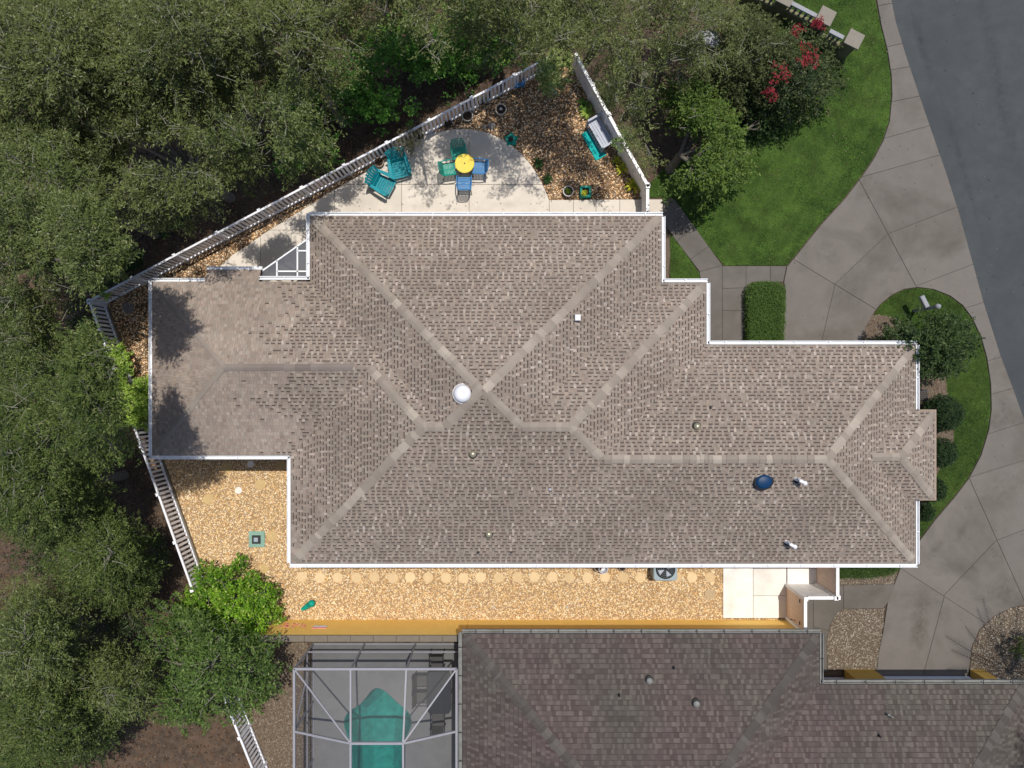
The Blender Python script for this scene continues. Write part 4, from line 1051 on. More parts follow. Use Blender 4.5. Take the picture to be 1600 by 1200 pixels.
# out-of-frame oaks north of the fence whose shade reaches the patio
for lb, cx, cy, rx, ry, zt in (('oak just beyond the top edge above the fence corner', 860, -60, 120, 50, 8.), ('oak just beyond the top edge above the dark gap', 640, -50, 110, 40, 8.5)):
    tree('oak_tree', lb, 'tree', cx, cy, rx, ry, zt, OLIVE, lobes=24, R0=(.4, .85), twigs=.3, group='oaks in the woods around the yard')
tree('leafy_tree', 'bright green tree south of the yellow garden wall end', 'tree', 332, 1032, 92, 84, 5.2, ((.040, .078, .018), (.115, .185, .034), (.19, .25, .08)), lobes=34, R0=(.24, .62), twigs=.3, dens=30, spread=1.0, ln=.13, wd=.055, mask=True)
tree('leafy_tree', 'dense yellow-green tree between the white fence and the lawn', 'tree', 1075, 225, 82, 78, 4.6, ((.040, .080, .014), (.115, .180, .028), (.17, .23, .05)), lobes=46, ln=.13, wd=.06, R0=(.30, .70), dens=36, twigs=.2)
tree('leafy_tree', 'olive bushy tree between the utility box and the balustrade', 'tree', 1155, 95, 60, 55, 4., ((.045, .06, .018), (.11, .13, .04), (.17, .18, .08)), lobes=14, ln=.12, wd=.055, R0=(.5, .9))
tree('crepe_myrtle', 'crepe myrtle with red blossom beside the low balustrade wall', 'tree', 1232, 120, 58, 62, 3.4, ((.022, .042, .012), (.075, .10, .030), (.14, .15, .06)), lobes=16, ln=.12, wd=.06,
     R0=(.42, .75), dens=24, mask=False, flowers=([(.24, .010, .022), (.15, .008, .018), (.30, .03, .035)], 120, [(1262, 82, 18), (1270, 92, 12), (1205, 148, 9), (1245, 45, 8), (1215, 118, 18), (1280, 38, 8)]), tr=.08)
tree('leafy_tree', 'low dark leafy shrub at the tip of the lawn shade below the crepe myrtle', 'shrub', 1178, 190, 34, 26, 1.8, ((.016, .034, .010), (.04, .075, .018), (.08, .12, .03)), lobes=8, R0=(.3, .5), mask=False, ln=.11, wd=.055, tr=.05, spray=.4)
# front tree and clipped shrubs
tree('leafy_tree', 'multi-stemmed green tree on the rounded lawn island', 'tree', 1450, 541, 60, 38, 3.4, ((.022, .045, .012), (.062, .105, .024), (.10, .14, .05)), lobes=20, R0=(.35, .65), dens=34, mask=False, ln=.11, wd=.055, spray=.42, depth=1.3, tr=.09)
SHR = ((.012, .030, .010), (.030, .062, .016), (.055, .10, .03))
for cx, cy, rr, zt, lb in ((1474, 646, 27, 1.5, 'round clipped shrub beside the upper corner of the porch roof'), (1469, 707, 22, 1.3, 'round clipped shrub below it at the middle of the porch roof'),
                           (1457, 765, 17, 1.1, 'small round shrub at the lower corner of the porch roof'), (1444, 800, 11, .9, 'smallest shrub at the lowest tip of the planting bed')):
    c = W(cx, cy, zt * .6); root = empty('shrub', (c.x, c.y, 0), lb, 'shrub', 'clipped shrubs in the front bed'); rad = rr / 41.
    MB().lathe([(rad * .5, .02), (rad * .82, zt * .3), (rad * .85, zt * .6), (rad * .6, zt * .88), (.03, zt * .93)], (c.x, c.y, 0), 14).build('branches', M_hedge, root, smooth=True)
    n = int(900 * rad); v = rng.normal(0, 1, (n, 3)); v[:, 2] = np.abs(v[:, 2]) - .2; v /= np.linalg.norm(v, axis=1, keepdims=True)
    P = np.array([c.x, c.y, zt * .5]) + v * np.array([rad * .88, rad * .88, zt * .47]); V, C = leaves(P, v + rng.normal(0, .5, v.shape), 6, .06, .038, .16, SHR, rng.random(n) * .6)
    np_mesh('crown', V, 4, C, M_leaf, root)
# hedges
def hedge(poly, hgt, label, pal, n=5200, ln=.05):
    c = W(sum(p[0] for p in poly) / len(poly), sum(p[1] for p in poly) / len(poly)); root = empty('hedge', (c.x, c.y, 0), label, 'hedge')
    wpoly = ccw(PX(poly)); mb = MB(); mb.prism(inset(wpoly, .06), 0, hgt - .05, bev=.08); mb.build('branches', M_hedge, root)
    x, y = scatter_xy(poly, n); n = len(x); z = hgt + rng.normal(0, .02, n)
    P = [np.stack([x, y, z], 1)]; D = [np.stack([rng.normal(0, 1, n), rng.normal(0, 1, n), np.full(n, .6)], 1)]
    for i in range(len(wpoly)):
        a = Vector(wpoly[i]); b = Vector(wpoly[(i + 1) % len(wpoly)]); k = int((b - a).length * 260 * hgt)
        if k < 1: continue
        t = rng.random(k); e = (b - a).normalized(); P.append(np.stack([a.x + (b.x - a.x) * t, a.y + (b.y - a.y) * t, rng.uniform(.02, hgt, k)], 1)); D.append(np.stack([e.y + rng.normal(0, .6, k), -e.x + rng.normal(0, .6, k), rng.normal(.4, .4, k)], 1))
    P = np.vstack(P); D = np.vstack(D); V, C = leaves(P, D, 4, ln, ln * .5, .09, pal, rng.random(len(P)) * .7); V[..., 2] = np.maximum(V[..., 2], .03)
    np_mesh('foliage', V, 4, C, M_leaf, root)
k = lambda z: (CH - z) / CH
def lift(poly, z): return [(800 + (x - 800) * k(z), 600 + (y - 600) * k(z)) for x, y in poly]
hedge(lift(smooth_poly([(1170, 452), (1176, 444), (1190, 442), (1214, 442), (1224, 446), (1226, 458), (1225, 500), (1221, 570), (1172, 570), (1171, 500)], 1), .55), .55,
      'square-cut green hedge between the footpath and the driveway', ((.045, .095, .016), (.10, .18, .034), (.15, .22, .05)))
hedge(lift([(1309, 870), (1405, 870), (1404, 888), (1392, 897), (1360, 901), (1309, 902)], .45), .45, 'low green hedge strip under the south-east eave', ((.035, .075, .014), (.085, .145, .03), (.12, .18, .05)), n=2600)

# understory beyond the fence
used_lb = set()
for i in range(34):
    while True:
        t = random.uniform(.02, .98); off = random.uniform(10, 150); cx = 150 + (860 - 150) * t - off * .46; cy = 466 - 380 * t - off * .88
        if cy < 20: continue
        if t < .45 and off > 60: continue
        break
    feats = ['the west fence corner', 'the flat roof corner', 'the bumped-out roof', 'the screened porch', 'the north-west roof corner', 'the lounge chairs', 'the clay-rimmed pot', 'the arching brown shrub', 'the curved patio tip', 'the spiky green plant', 'the blue footstool', 'the fence-top climber']
    far = 'deep in the woods behind' if off > 100 else ('a few steps behind the fence from' if off > 55 else 'right against the fence beyond')
    size = random.choice(['low', 'tall']); shape = random.choice(['sparse', 'dense', 'spreading'])
    zt = random.uniform(1.1, 1.7) if size == 'low' else random.uniform(1.9, 2.8); shd = {'sparse': 4, 'dense': 8, 'spreading': 6}[shape]
    lb = '%s %s green wild shrub %s %s' % (size, shape, far, feats[min(11, int(t * 12))])
    if lb in used_lb: continue
    used_lb.add(lb)
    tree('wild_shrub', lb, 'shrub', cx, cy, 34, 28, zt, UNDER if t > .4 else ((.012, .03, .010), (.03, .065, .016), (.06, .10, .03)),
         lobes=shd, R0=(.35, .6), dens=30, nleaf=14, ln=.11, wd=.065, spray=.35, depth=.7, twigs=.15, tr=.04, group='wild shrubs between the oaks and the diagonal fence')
for cx, cy, lb in ((150, 500, 'shaded shrub in the dark gap left of the picket fence corner'), (100, 890, 'shaded shrub in the hollow left of the small round oak'), (215, 960, 'shaded shrub at the brown clearing beside the big green bush'),
                   (170, 1150, 'shaded shrub at the edge of the bare brown soil at the bottom'), (150, 960, 'shaded shrub in the middle of the lower-left hollow'), (255, 860, 'shaded shrub against the west picket fence by the gravel yard'),
                   (60, 860, 'shaded shrub at the left edge above the hollow'), (1140, 150, 'dark shrub between the yellow-green tree and the crepe myrtle'), (1010, 262, 'dark shrub outside the lower end of the white fence'), (1115, 100, 'dark shrub below the utility box')):
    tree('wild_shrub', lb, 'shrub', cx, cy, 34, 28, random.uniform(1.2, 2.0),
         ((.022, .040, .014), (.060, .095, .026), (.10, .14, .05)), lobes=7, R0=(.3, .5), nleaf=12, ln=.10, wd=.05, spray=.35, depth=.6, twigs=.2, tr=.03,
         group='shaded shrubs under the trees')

# bright plants of the yard itself
BR = ((.045, .13, .010), (.22, .40, .025), (.42, .52, .12))
tree('garden_shrub', 'big bright green bush at the west end of the yellow garden wall', 'shrub', 364, 945, 70, 56, 2.2, BR, lobes=36, R0=(.18, .48), dens=44, twigs=.2, spread=1.0, mask=False, ln=.13, wd=.06, spray=.42, depth=1.2, tr=.06)
VN = ((.14, .26, .03), (.44, .60, .10), (.62, .70, .24))
tree('climbing_vine', 'bright leafy climber over the west picket fence beside the flat roof', 'vine', 222, 630, 24, 32, 2.3, VN, lobes=16, R0=(.24, .42), dens=70, mask=False, ln=.10, wd=.055, spray=.25, depth=.6, trunk=False)
tree('climbing_vine', 'thin climber on the west picket fence just above the bigger one', 'vine', 188, 575, 13, 40, 1.6, VN, lobes=14, R0=(.16, .28), dens=70, mask=False, ln=.08, wd=.045, spray=.2, depth=.5, trunk=False, angle=-.35)
tree('climbing_vine', 'pale green climber spilling over the top corner of the picket fence', 'vine', 868, 112, 16, 34, 2.0, ((.16, .24, .06), (.42, .50, .17), (.6, .62, .30)), lobes=14, R0=(.18, .38), dens=46, mask=False, ln=.10, wd=.05, spray=.28, depth=.8, trunk=False, angle=.2)
tree('climbing_vine', 'small climber on the white fence beside the bench', 'vine', 973, 222, 10, 7, 1.5, ((.08, .15, .04), (.22, .32, .10), (.3, .36, .15)), lobes=4, R0=(.14, .24), dens=50, mask=False, ln=.08, wd=.045, spray=.2, depth=.3, trunk=False)
tree('garden_shrub', 'thin brownish shrub arching over the fence above the teal chairs', 'shrub', 640, 219, 22, 11, 1.3, ((.10, .09, .04), (.28, .27, .14), (.4, .38, .24)), lobes=7, R0=(.2, .3), dens=26, mask=False, ln=.08, wd=.035, spray=.3, depth=.4, angle=-.5, tr=.02)
tree('garden_shrub', 'small sprig on the fence near its west corner', 'shrub', 166, 459, 8, 5, 1.3, VN, lobes=3, R0=(.12, .2), dens=40, mask=False, ln=.07, wd=.04, spray=.18, depth=.3, tr=.015)

def strap_plant(px, py, n, ln, label, pal, name='strap_leaf_plant', w=.035, z0=.03, cat='plant', group=None, rise=.6):
    c = W(px, py); root = empty(name, (c.x, c.y, z0), label, cat, group); mb = MB()
    for i in range(n):
        a = 6.283 * i / n + random.uniform(-.3, .3); l = ln * random.uniform(.7, 1.1); pts = []
        for t in (0, .35, .7, 1.): pts.append((math.cos(a) * l * t, math.sin(a) * l * t, rise * l * math.sin(t * 2.6) + .02))
        vs = []
        for i2, p in enumerate(pts):
            ww = (w * .6, w, w * .8, .004)[i2]; vs += [(p[0] - math.sin(a) * ww, p[1] + math.cos(a) * ww, p[2]), (p[0], p[1], p[2] - .012), (p[0] + math.sin(a) * ww, p[1] - math.cos(a) * ww, p[2])]
        f = []
        for s in range(3): f += [(s * 3, s * 3 + 1, s * 3 + 4, s * 3 + 3), (s * 3 + 1, s * 3 + 2, s * 3 + 5, s * 3 + 4)]
        cc = mix(pal[0], pal[1], random.random()); mb.add(vs, f, cc)
    mb.build('leaf_blades', M_leaf, root, local=True); return root
LIME = ((.30, .36, .03), (.62, .62, .06)); MIDG = ((.06, .16, .03), (.20, .34, .06)); DKG = ((.02, .06, .015), (.05, .11, .03))
strap_plant(989, 291, 18, .42, 'lime yellow leafy plant against the white fence corner', LIME)
strap_plant(971, 265, 12, .32, 'lime yellow plant above the other in the garden bed', LIME)
strap_plant(963, 252, 8, .25, 'small lime plant nearest the bench', LIME)
strap_plant(917, 178, 16, .38, 'light green plant between the bench and the white fence', ((.14, .26, .04), (.40, .52, .10)))
strap_plant(911, 165, 14, .32, 'smaller green plant above the light green one', MIDG)
strap_plant(752, 160, 16, .30, 'spiky green plant beside the picket fence', MIDG, w=.02)
strap_plant(841, 257, 14, .28, 'dark green low plant at the right edge of the patio', DKG)
strap_plant(855, 282, 12, .25, 'dark green low plant just below at the patio edge', DKG)
strap_plant(900, 70 + 40, 10, .25, 'small plant at the foot of the white fence top end', MIDG)

# palm at the right bottom edge
def palm(px, py, z, label, n=20, ln=2.0):
    c = W(px, py, z); root = empty('palm_tree', (c.x, c.y, 0), label, 'palm tree', None)
    MB().tube([(c.x, c.y, -.1), (c.x + .05, c.y, z * .5), (c.x, c.y, z)], [.2, .15, .13], 12).build('trunk', M_bark, root, smooth=True)
    for i in range(n):
        a = 6.283 * i / n + random.uniform(-.1, .1); l = ln * random.uniform(.8, 1.1); dr = random.uniform(.2, 1.0); pts = []
        for s in range(7):
            t = s / 6; pts.append(Vector((c.x + math.cos(a) * l * t, c.y + math.sin(a) * l * t, z + l * (.35 * t - dr * t * t * .8))))
        mb = MB(); mb.tube(pts, [.02, .018, .015, .012, .01, .007, .004], 5, (.06, .075, .05))
        for s in range(26):
            t = .12 + .86 * s / 26; f = t * 6; i0 = min(5, int(f)); p = pts[i0].lerp(pts[i0 + 1], f - i0); d = (pts[i0 + 1] - pts[i0]).normalized()
            for sg in (-1, 1):
                sd = Vector((-math.sin(a), math.cos(a), 0)) * sg; ll = .42 * math.sin(math.pi * min(1, t * .9 + .12)) + .08; tip = p + (sd * .85 + d * .6 + Vector((0, 0, -.25))).normalized() * ll
                w = d * .016; cc = mix((.030, .042, .040), (.075, .09, .075), random.random()); mb.add([p - w, p + w, tip], [(0, 1, 2)], cc)
        mb.build('frond', M_leaf, root)
palm(1705, 1068, 3.4, 'blue-green palm reaching in at the right edge over the dark roof', ln=2.7, n=26)
palm(1720, 1215, 4.6, 'second palm at the bottom right corner', n=18, ln=2.1)
tree('garden_shrub', 'green shrub at the right edge in the pale gravel', 'shrub', 1604, 1010, 14, 20, 1.2, GREENO, lobes=4, R0=(.25, .4), mask=False, ln=.09, wd=.045, spray=.25, depth=.4, tr=.03)

# ------------------------------------------------------------------ garden furniture
def inst(o, parent, loc=None, rz=None):
    """copy a thing with its parts"""
    c = o.copy(); link(c); c.parent = parent
    if loc is not None: c.location = loc
    if rz is not None: c.rotation_euler = (0, 0, rz)
    for ch in o.children: inst(ch, c)
    return c
def adirondack(m, label):
    r = empty('lounge_chair', (0, 0, 0), label, 'chair')      # faces +x
    s = MB()
    for i in range(7): s.box((-.12 + i * .095, 0, .33 - .012 * (6 - i)), (.08, .54, .022))
    s.build('seat', m, r, local=True)
    s = MB()
    for i in range(7):
        t = (i - 3) / 3; hh = .78 - .13 * t * t
        s.bar((-.16, t * .23, .26), (-.16 - hh * .42, t * .34, .26 + hh * .9), .088, .022)
    s.bar((-.24, -.27, .42), (-.24, .27, .42), .05, .03); s.bar((-.42, -.30, .80), (-.42, .30, .80), .05, .03)
    s.build('backrest', m, r, local=True)
    for sg in (-1, 1):
        a = MB(); a.add([(-.36, sg * .27, .52), (.42, sg * .29, .56), (.46, sg * .36, .56), (.40, sg * .43, .56), (.1, sg * .42, .55), (-.38, sg * .36, .52)] +
                        [(-.36, sg * .27, .495), (.42, sg * .29, .535), (.46, sg * .36, .535), (.40, sg * .43, .535), (.1, sg * .42, .525), (-.38, sg * .36, .495)],
                        [tuple(range(6)) if sg > 0 else tuple(reversed(range(6))), tuple(range(6, 12))] + [(i, (i + 1) % 6, 6 + (i + 1) % 6, 6 + i) for i in range(6)])
        a.build('armrest', m, r, local=True)
        MB().bar((.38, sg * .33, 0), (.38, sg * .33, .535), .09, .035).build('leg', m, r, local=True)
        MB().bar((-.42, sg * .29, .02), (.42, sg * .29, .30), .035, .11).build('leg', m, r, local=True)
    return r
c1 = adirondack(M_teal, 'teal lounge chair right next to the clay pot, facing the house')
c1.location = W(626, 263) + Vector((0, 0, .07)); c1.rotation_euler = (0, 0, R(-75))
c2 = inst(c1, None, W(599, 290) + Vector((0, 0, .07)), R(-28)); c2['label'] = 'teal lounge chair at the left, turned towards the yellow table'
for c in (c1, c2): c['group'] = 'pair of teal lounge chairs'
def patio_chair(m, label):
    r = empty('patio_chair', (0, 0, 0), label, 'chair')       # faces +x
    s = MB()
    for i in range(8): s.bar((-.20 + i * .058, -.22, .42 + .003 * i), (-.20 + i * .058, .22, .42 + .003 * i), .046, .02)
    s.bar((-.23, -.235, .41), (.24, -.235, .43), .025, .03); s.bar((-.23, .235, .41), (.24, .235, .43), .025, .03); s.build('seat', m, r, local=True)
    s = MB()
    for i in range(8): t = (i - 3.5) / 3.5; s.bar((-.23, t * .20, .46), (-.36, t * .20, .86), .038, .018)
    s.tube([(-.22, -.24, .42), (-.30, -.245, .65), (-.37, -.20, .88), (-.385, 0, .92), (-.37, .20, .88), (-.30, .245, .65), (-.22, .24, .42)], .016, 8)
    s.build('backrest', m, r, local=True)
    for sg in (-1, 1):
        MB().tube([(-.30, sg * .25, .64), (-.1, sg * .28, .66), (.18, sg * .28, .66), (.24, sg * .27, .62)], .022, 8).build('armrest', m, r, local=True)
        MB().tube([(.24, sg * .27, .64), (.22, sg * .26, .4), (.27, sg * .27, 0)], .016, 8).build('leg', M_dark, r, local=True)
        MB().tube([(-.22, sg * .24, .42), (-.33, sg * .26, 0)], .016, 8).build('leg', M_dark, r, local=True)
    return r
zt_ = Vector((0, 0, .07)); tc_ = W(727, 264)
pc = patio_chair(M_blue, 'blue patio chair on the house side of the yellow table'); pc.location = W(727, 292) + zt_; pc.rotation_euler = (0, 0, R(90))
o = inst(pc, None, W(749, 268) + zt_, R(178)); o['label'] = 'blue patio chair right of the yellow table'
pg = patio_chair(M_green, 'sea green patio chair left of the yellow table'); pg.location = W(704, 270) + zt_; pg.rotation_euler = (0, 0, R(8))
o2 = inst(pg, None, W(719, 245) + zt_, R(-78)); o2['label'] = 'sea green patio chair on the fence side of the yellow table, in shade'
for c in (pc, o, pg, o2): c['group'] = 'patio chairs round the yellow table'
tb = empty('patio_table', (W(728, 265) + zt_), 'small round yellow patio table with four chairs', 'table')
tp = W(728, 265)
p = tp
MB().lathe([(.02, .70), (.345, .70), (.365, .71), (.365, .725), (.35, .733), (.03, .728)], (p.x, p.y, .07), 36).build('table_top', M_ytable, tb)
MB().lathe([(.03, .727), (.03, .742), (.015, .742)], (p.x, p.y, .07), 12).build('centre_hole', M_dark, tb)
for i in range(4):
    a = .78 + i * 1.5708; MB().tube([(p.x + .25 * math.cos(a), p.y + .25 * math.sin(a), .77), (p.x + .29 * math.cos(a), p.y + .29 * math.sin(a), .07)], .016, 8).build('leg', M_dark, tb)

# grey bench by the white fence (front towards the teal mat)
bc = W(936, 214); ba = math.atan2(-(38), 22)    # along the fence
bn = empty('garden_bench', bc, 'pale grey slatted garden bench with its back to the white fence', 'bench', None, ba)
for i in range(5): MB().box((0, -.20 + i * .105, .46), (1.16, .095, .03)).build('seat_slat', M_grey, bn, local=True)
for i in range(3): MB().box((0, .36 + .03 * i, .60 + i * .14), (1.16, .022, .115), rx=-.2).build('back_slat', M_grey, bn, local=True)
for sx in (-.58, .58):
    MB().box((sx, -.22, .33), (.06, .06, .66)).build('leg', M_grey, bn, local=True); MB().box((sx, .34, .46), (.06, .06, .92)).build('leg', M_grey, bn, local=True)
    MB().box((sx, .06, .67), (.08, .62, .03)).build('armrest', M_grey, bn, local=True)
sf = MB()
for i in range(10): sf.box((-.5 + i * .11, -.25, .28), (.05, .02, .28))
sf.build('front_slats', M_grey, bn, local=True, kind='stuff')
MB().box((0, -.25, .10), (1.14, .04, .05)).build('stretcher', M_grey, bn, local=True)
mb = MB(); mb.prism(PX([(908, 210), (921, 203), (947, 243), (931, 252)]), .04, .075, bev=.01)
tagit(mb.build('ground_mat', M_tealmat), 'teal mat lying in front of the grey bench', 'mat')

# pots and ornaments
def pot(px, py, r, hgt, m, label, name='flower_pot', plant=None, group=None, soil=True):
    c = W(px, py); root = empty(name, (c.x, c.y, .03), label, 'pot', group)
    MB().lathe([(r * .72, .0), (r * .95, hgt * .85), (r, hgt * .86), (r, hgt), (r * .84, hgt), (r * .80, hgt * .8), (.01, hgt * .8)], (c.x, c.y, .03), 22).build('pot_body', m, root, smooth=False)
    if soil: MB().lathe([(r * .82, hgt * .78), (r * .82, hgt * .86), (.01, hgt * .89)], (c.x, c.y, .03), 16).build('soil', M_potsoil, root)
    if plant:
        sp = MB()
        for i in range(plant[0]):
            a = 6.283 * i / plant[0] + random.uniform(-.2, .2); l = plant[1] * random.uniform(.75, 1.1); pts = [(c.x + math.cos(a) * l * t, c.y + math.sin(a) * l * t, .03 + hgt * .85 + l * .8 * math.sin(t * 2.3)) for t in (0, .5, 1)]
            w = plant[3] if len(plant) > 3 else .022
            s_ = (-math.sin(a) * w, math.cos(a) * w)
            sp.add([(pts[0][0] - s_[0] * .5, pts[0][1] - s_[1] * .5, pts[0][2]), (pts[0][0] + s_[0] * .5, pts[0][1] + s_[1] * .5, pts[0][2]), (pts[1][0] + s_[0], pts[1][1] + s_[1], pts[1][2]), pts[2], (pts[1][0] - s_[0], pts[1][1] - s_[1], pts[1][2])],
                   [(0, 1, 2, 3, 4)], mix(plant[2][0], plant[2][1], random.random()))
        sp.build('plant', M_leaf, root)
    return root
pot(594, 256, .19, .22, M_pot, 'round clay-rimmed pot beside the teal lounge chair')
pot(731, 184, .22, .20, M_potw, 'wide pale pot near the curved tip of the patio')
pot(783, 176, .22, .34, M_potw, 'tall pale-rimmed pot with a dark bowl and white centre', soil=True)
c = W(783, 176); tagit(MB().lathe([(.05, .36), (.06, .39), (.03, .42), (.005, .425)], (c.x, c.y, .0), 14).build('garden_light', M_domew, smooth=True), 'small white solar light in the middle of the tall pot', 'light')
pot(701, 196, .14, .22, M_black, 'small black pot against the picket fence')
pot(657, 215, .18, .20, M_potw, 'pale pot half hidden under the brownish shrub')
pot(752, 163, .15, .2, M_pot, 'small pot under the spiky green plant')
pot(887, 302, .21, .30, M_chalk, 'grey round pot with a spiky green rosette', plant=(11, .16, ((.16, .28, .04), (.42, .52, .12)), .026))
c = W(914, 302); root = empty('square_planter', (c.x, c.y, .03), 'square teal planter with a small yellow-green plant', 'planter')
mb = MB()
for dx, dy, sx, sy in ((0, .17, .42, .08), (0, -.17, .42, .08), (.17, 0, .08, .26), (-.17, 0, .08, .26)): mb.box((c.x + dx, c.y + dy, .17), (sx, sy, .28))
mb.build('planter_box', M_green, root); MB().box((c.x, c.y, .12), (.26, .26, .18)).build('soil', M_potsoil, root)
tree('potted_plant', 'small yellow-green plant growing in the square teal planter', 'plant', 914, 301, 3, 3, .5, LIME + (LIME[1],), lobes=2, R0=(.06, .1), dens=300, mask=False, ln=.05, wd=.03, spray=.08, depth=.05, trunk=False, twigs=0)
c = W(799, 219); root = empty('garden_ornament', (c.x, c.y, .03), 'teal star-shaped garden ornament with a dark ball beside the patio', 'ornament', None)
st = [(c.x + r_ * math.cos(a), c.y + r_ * math.sin(a)) for a, r_ in [(i * math.pi / 5 + .3, .30 if i % 2 == 0 else .19) for i in range(10)]]
mb = MB(); mb.prism(st, .03, .12, bev=.02); mb.build('star_base', M_green, root)
MB().lathe([(.08, .12), (.10, .16), (.08, .22), (.01, .25)], (c.x - .02, c.y - .02, 0), 14).build('ball', M_dark, root, smooth=True)
c = W(811, 134); root = empty('footstool', (c.x, c.y, .03), 'blue footstool beside the picket fence near its top end', 'stool')
MB().box((c.x, c.y, .25), (.42, .30, .04), .3).build('stool_top', M_blue, root)
for sx in (-.16, .16):
    for sy in (-.1, .1): MB().box((c.x + sx, c.y + sy, .13), (.04, .04, .22), .3).build('leg', M_blue, root)
pot(812, 130, .12, .5, M_pot, 'brown pot standing on the blue footstool')
def rock(px, py, r, m, label, name='garden_stone', z=.04, sq=.5, cat='stone'):
    c = W(px, py); mb = MB(); n = 14; rings = [(.75, 0), (1., .35), (.85, .75), (.45, 1.)]; vs = []
    for rr, zz in rings:
        for i in range(n): a = 6.283 * i / n; k_ = r * rr * random.uniform(.9, 1.08); vs.append((c.x + k_ * math.cos(a), c.y + k_ * math.sin(a), z - .02 + zz * r * sq))
    fs = [(l * n + i, l * n + (i + 1) % n, l * n + n + (i + 1) % n, l * n + n + i) for l in range(3) for i in range(n)] + [tuple(range(3 * n, 4 * n))]
    mb.add(vs, fs); tagit(mb.build(name, m, smooth=True), label, cat)
rock(768, 197, .16, M_rock, 'grey rock beside the curved patio edge')
rock(866, 144, .13, M_chalk, 'pale lilac stone in the upper garden bed')
rock(757, 199, .09, M_rock, 'small grey rock left of the larger one by the patio curve')
for px, py, sx, sy, lb in ((673, 209, .16, .28, 'grey upright paver leaning at the fence above the patio'), (685, 203, .13, .22, 'pinkish paver right of the grey one at the fence')):
    c = W(px, py); tagit(MB().box((c.x, c.y, .06), (sx, sy, .06), R(25)).build('paver', M_chalk if px < 680 else M_pot), lb, 'paver')

# stepping stones
def disc(px, py, r, col, label, group=None, name='stepping_stone', z=.005, hgt=.04):
    c = W(px, py); mb = MB(); n = 26
    prof = [(r, 0), (r, hgt * .7), (r * .95, hgt), (r * .5, hgt * 1.02), (.01, hgt * 1.02)]
    mb.lathe(prof, (c.x, c.y, z), n, col); return tagit(mb.build(name, M_tanstone), label, 'stepping stone', group)
SGRP = 'round stones in the straight row along the south wall'
for i, x in enumerate([472, 500, 528, 557, 585, 614, 641, 669, 697, 724, 751, 779, 808, 835, 863, 890, 918, 945, 974, 1000, 1029, 1057, 1081, 1109]):
    cc = mix((.58, .42, .23), (.74, .56, .33), random.random())
    disc(x, 902 + random.uniform(-1, 1), .205, cc, 'round tan stepping stone in the straight row along the south wall', SGRP)
disc(1109, 928, .22, (.44, .33, .20), 'darker round stepping stone below the east end of the row')
for x, y, lb in ((411, 889, 'round stepping stone nearest the big green bush'), (425, 838, 'round stepping stone beside the square utility cover'), (407, 757, 'round stepping stone near the small white disc'),
                 (355, 731, 'round stepping stone under the wing eave at its shaded left'), (326, 780, 'leftmost round stepping stone in the gravel'), (440, 727, 'round stepping stone in the corner where the wing meets the house'), (452, 800, 'round stepping stone half under the west eave')):
    disc(x, y, .215, mix((.50, .35, .15), (.56, .40, .20), random.random()), lb)
for x, y, lb in ((392, 725, 'small white disc close to the wing eave'), (373, 766, 'small white disc out in the gravel')):
    disc(x, y, .14, (.78, .74, .68), lb, name='access_cap'); 
disc(201, 481, .23, (.19, .175, .165), 'grey round stone lying in the litter by the fence corner', name='round_stone')
c = W(402, 842); root = empty('drain_cover', (c.x, c.y, .02), 'pale green square utility pad with a dark box in the middle', 'utility cover')
MB().box((c.x, c.y, .045), (.62, .62, .06)).build('pad', mat('pale_green_pad', (.22, .36, .29), .85, .1, 8), root)
MB().box((c.x, c.y, .11), (.32, .32, .08)).build('box_lid', M_dark, root); MB().box((c.x, c.y, .155), (.16, .16, .02)).build('valve', M_acgrey, root)
c = W(484, 945); root = empty('garden_ornament', (c.x, c.y, .03), 'teal curled ornament lying on the gravel near the big bush', 'ornament')
MB().tube([(c.x - .30, c.y - .16, .06), (c.x - .17, c.y - .10, .09), (c.x - .04, c.y, .12), (c.x + .08, c.y + .10, .16)], [.05, .09, .11, .10], 12).build('body', M_green, root, smooth=True)
MB().lathe([(.04, .10), (.13, .18), (.14, .26), (.08, .33), (.01, .35)], (c.x + .13, c.y + .12, 0), 16).build('head', M_green, root, smooth=True)
for x, y in ((771, 949), (886, 948)):
    c = W(x, y); tagit(MB().lathe([(.05, 0), (.05, .05), (.03, .07), (.01, .07)], (c.x, c.y, .02), 10).build('sprinkler_head', M_potw), 'small round sprinkler head in the gravel %s' % ('below the middle of the roof' if x < 800 else 'right of the other one'), 'sprinkler')
# condenser and small things under the south eave
c = W(1033, 881); root = empty('air_conditioner', (c.x, c.y, .03), 'grey round-cornered air conditioner half under the south gutter', 'air conditioner')
rr = [(c.x + sx * .33 + .12 * math.cos(a), c.y + sy * .33 + .12 * math.sin(a)) for sx, sy, a0 in ((1, 1, 0), (-1, 1, 90), (-1, -1, 180), (1, -1, 270)) for a in [R(a0 + t) for t in (0, 30, 60, 90)]]
mb = MB(); mb.prism(rr, .03, .80, bev=.03); mb.build('casing', M_acgrey, root)
MB().lathe([(.37, .80), (.37, .83), (.335, .835), (.33, .805), (.01, .802)], (c.x, c.y, 0), 30).build('fan_well', M_black, root)
for i in range(4):
    a = i * 1.5708 + .5; mb = MB(); mb.add([(c.x + .05 * math.cos(a), c.y + .05 * math.sin(a), .82), (c.x + .29 * math.cos(a - .35), c.y + .29 * math.sin(a - .35), .812), (c.x + .30 * math.cos(a + .3), c.y + .30 * math.sin(a + .3), .835)], [(0, 1, 2)])
    mb.build('fan_blade', M_grey, root)
gr = MB()
for r_ in (.10, .17, .24, .31): gr.tube([(c.x + r_ * math.cos(t), c.y + r_ * math.sin(t), .85) for t in [i * math.pi / 12 for i in range(25)]], .004, 4, cap=False)
gr.build('fan_guard', M_acgrey, root)
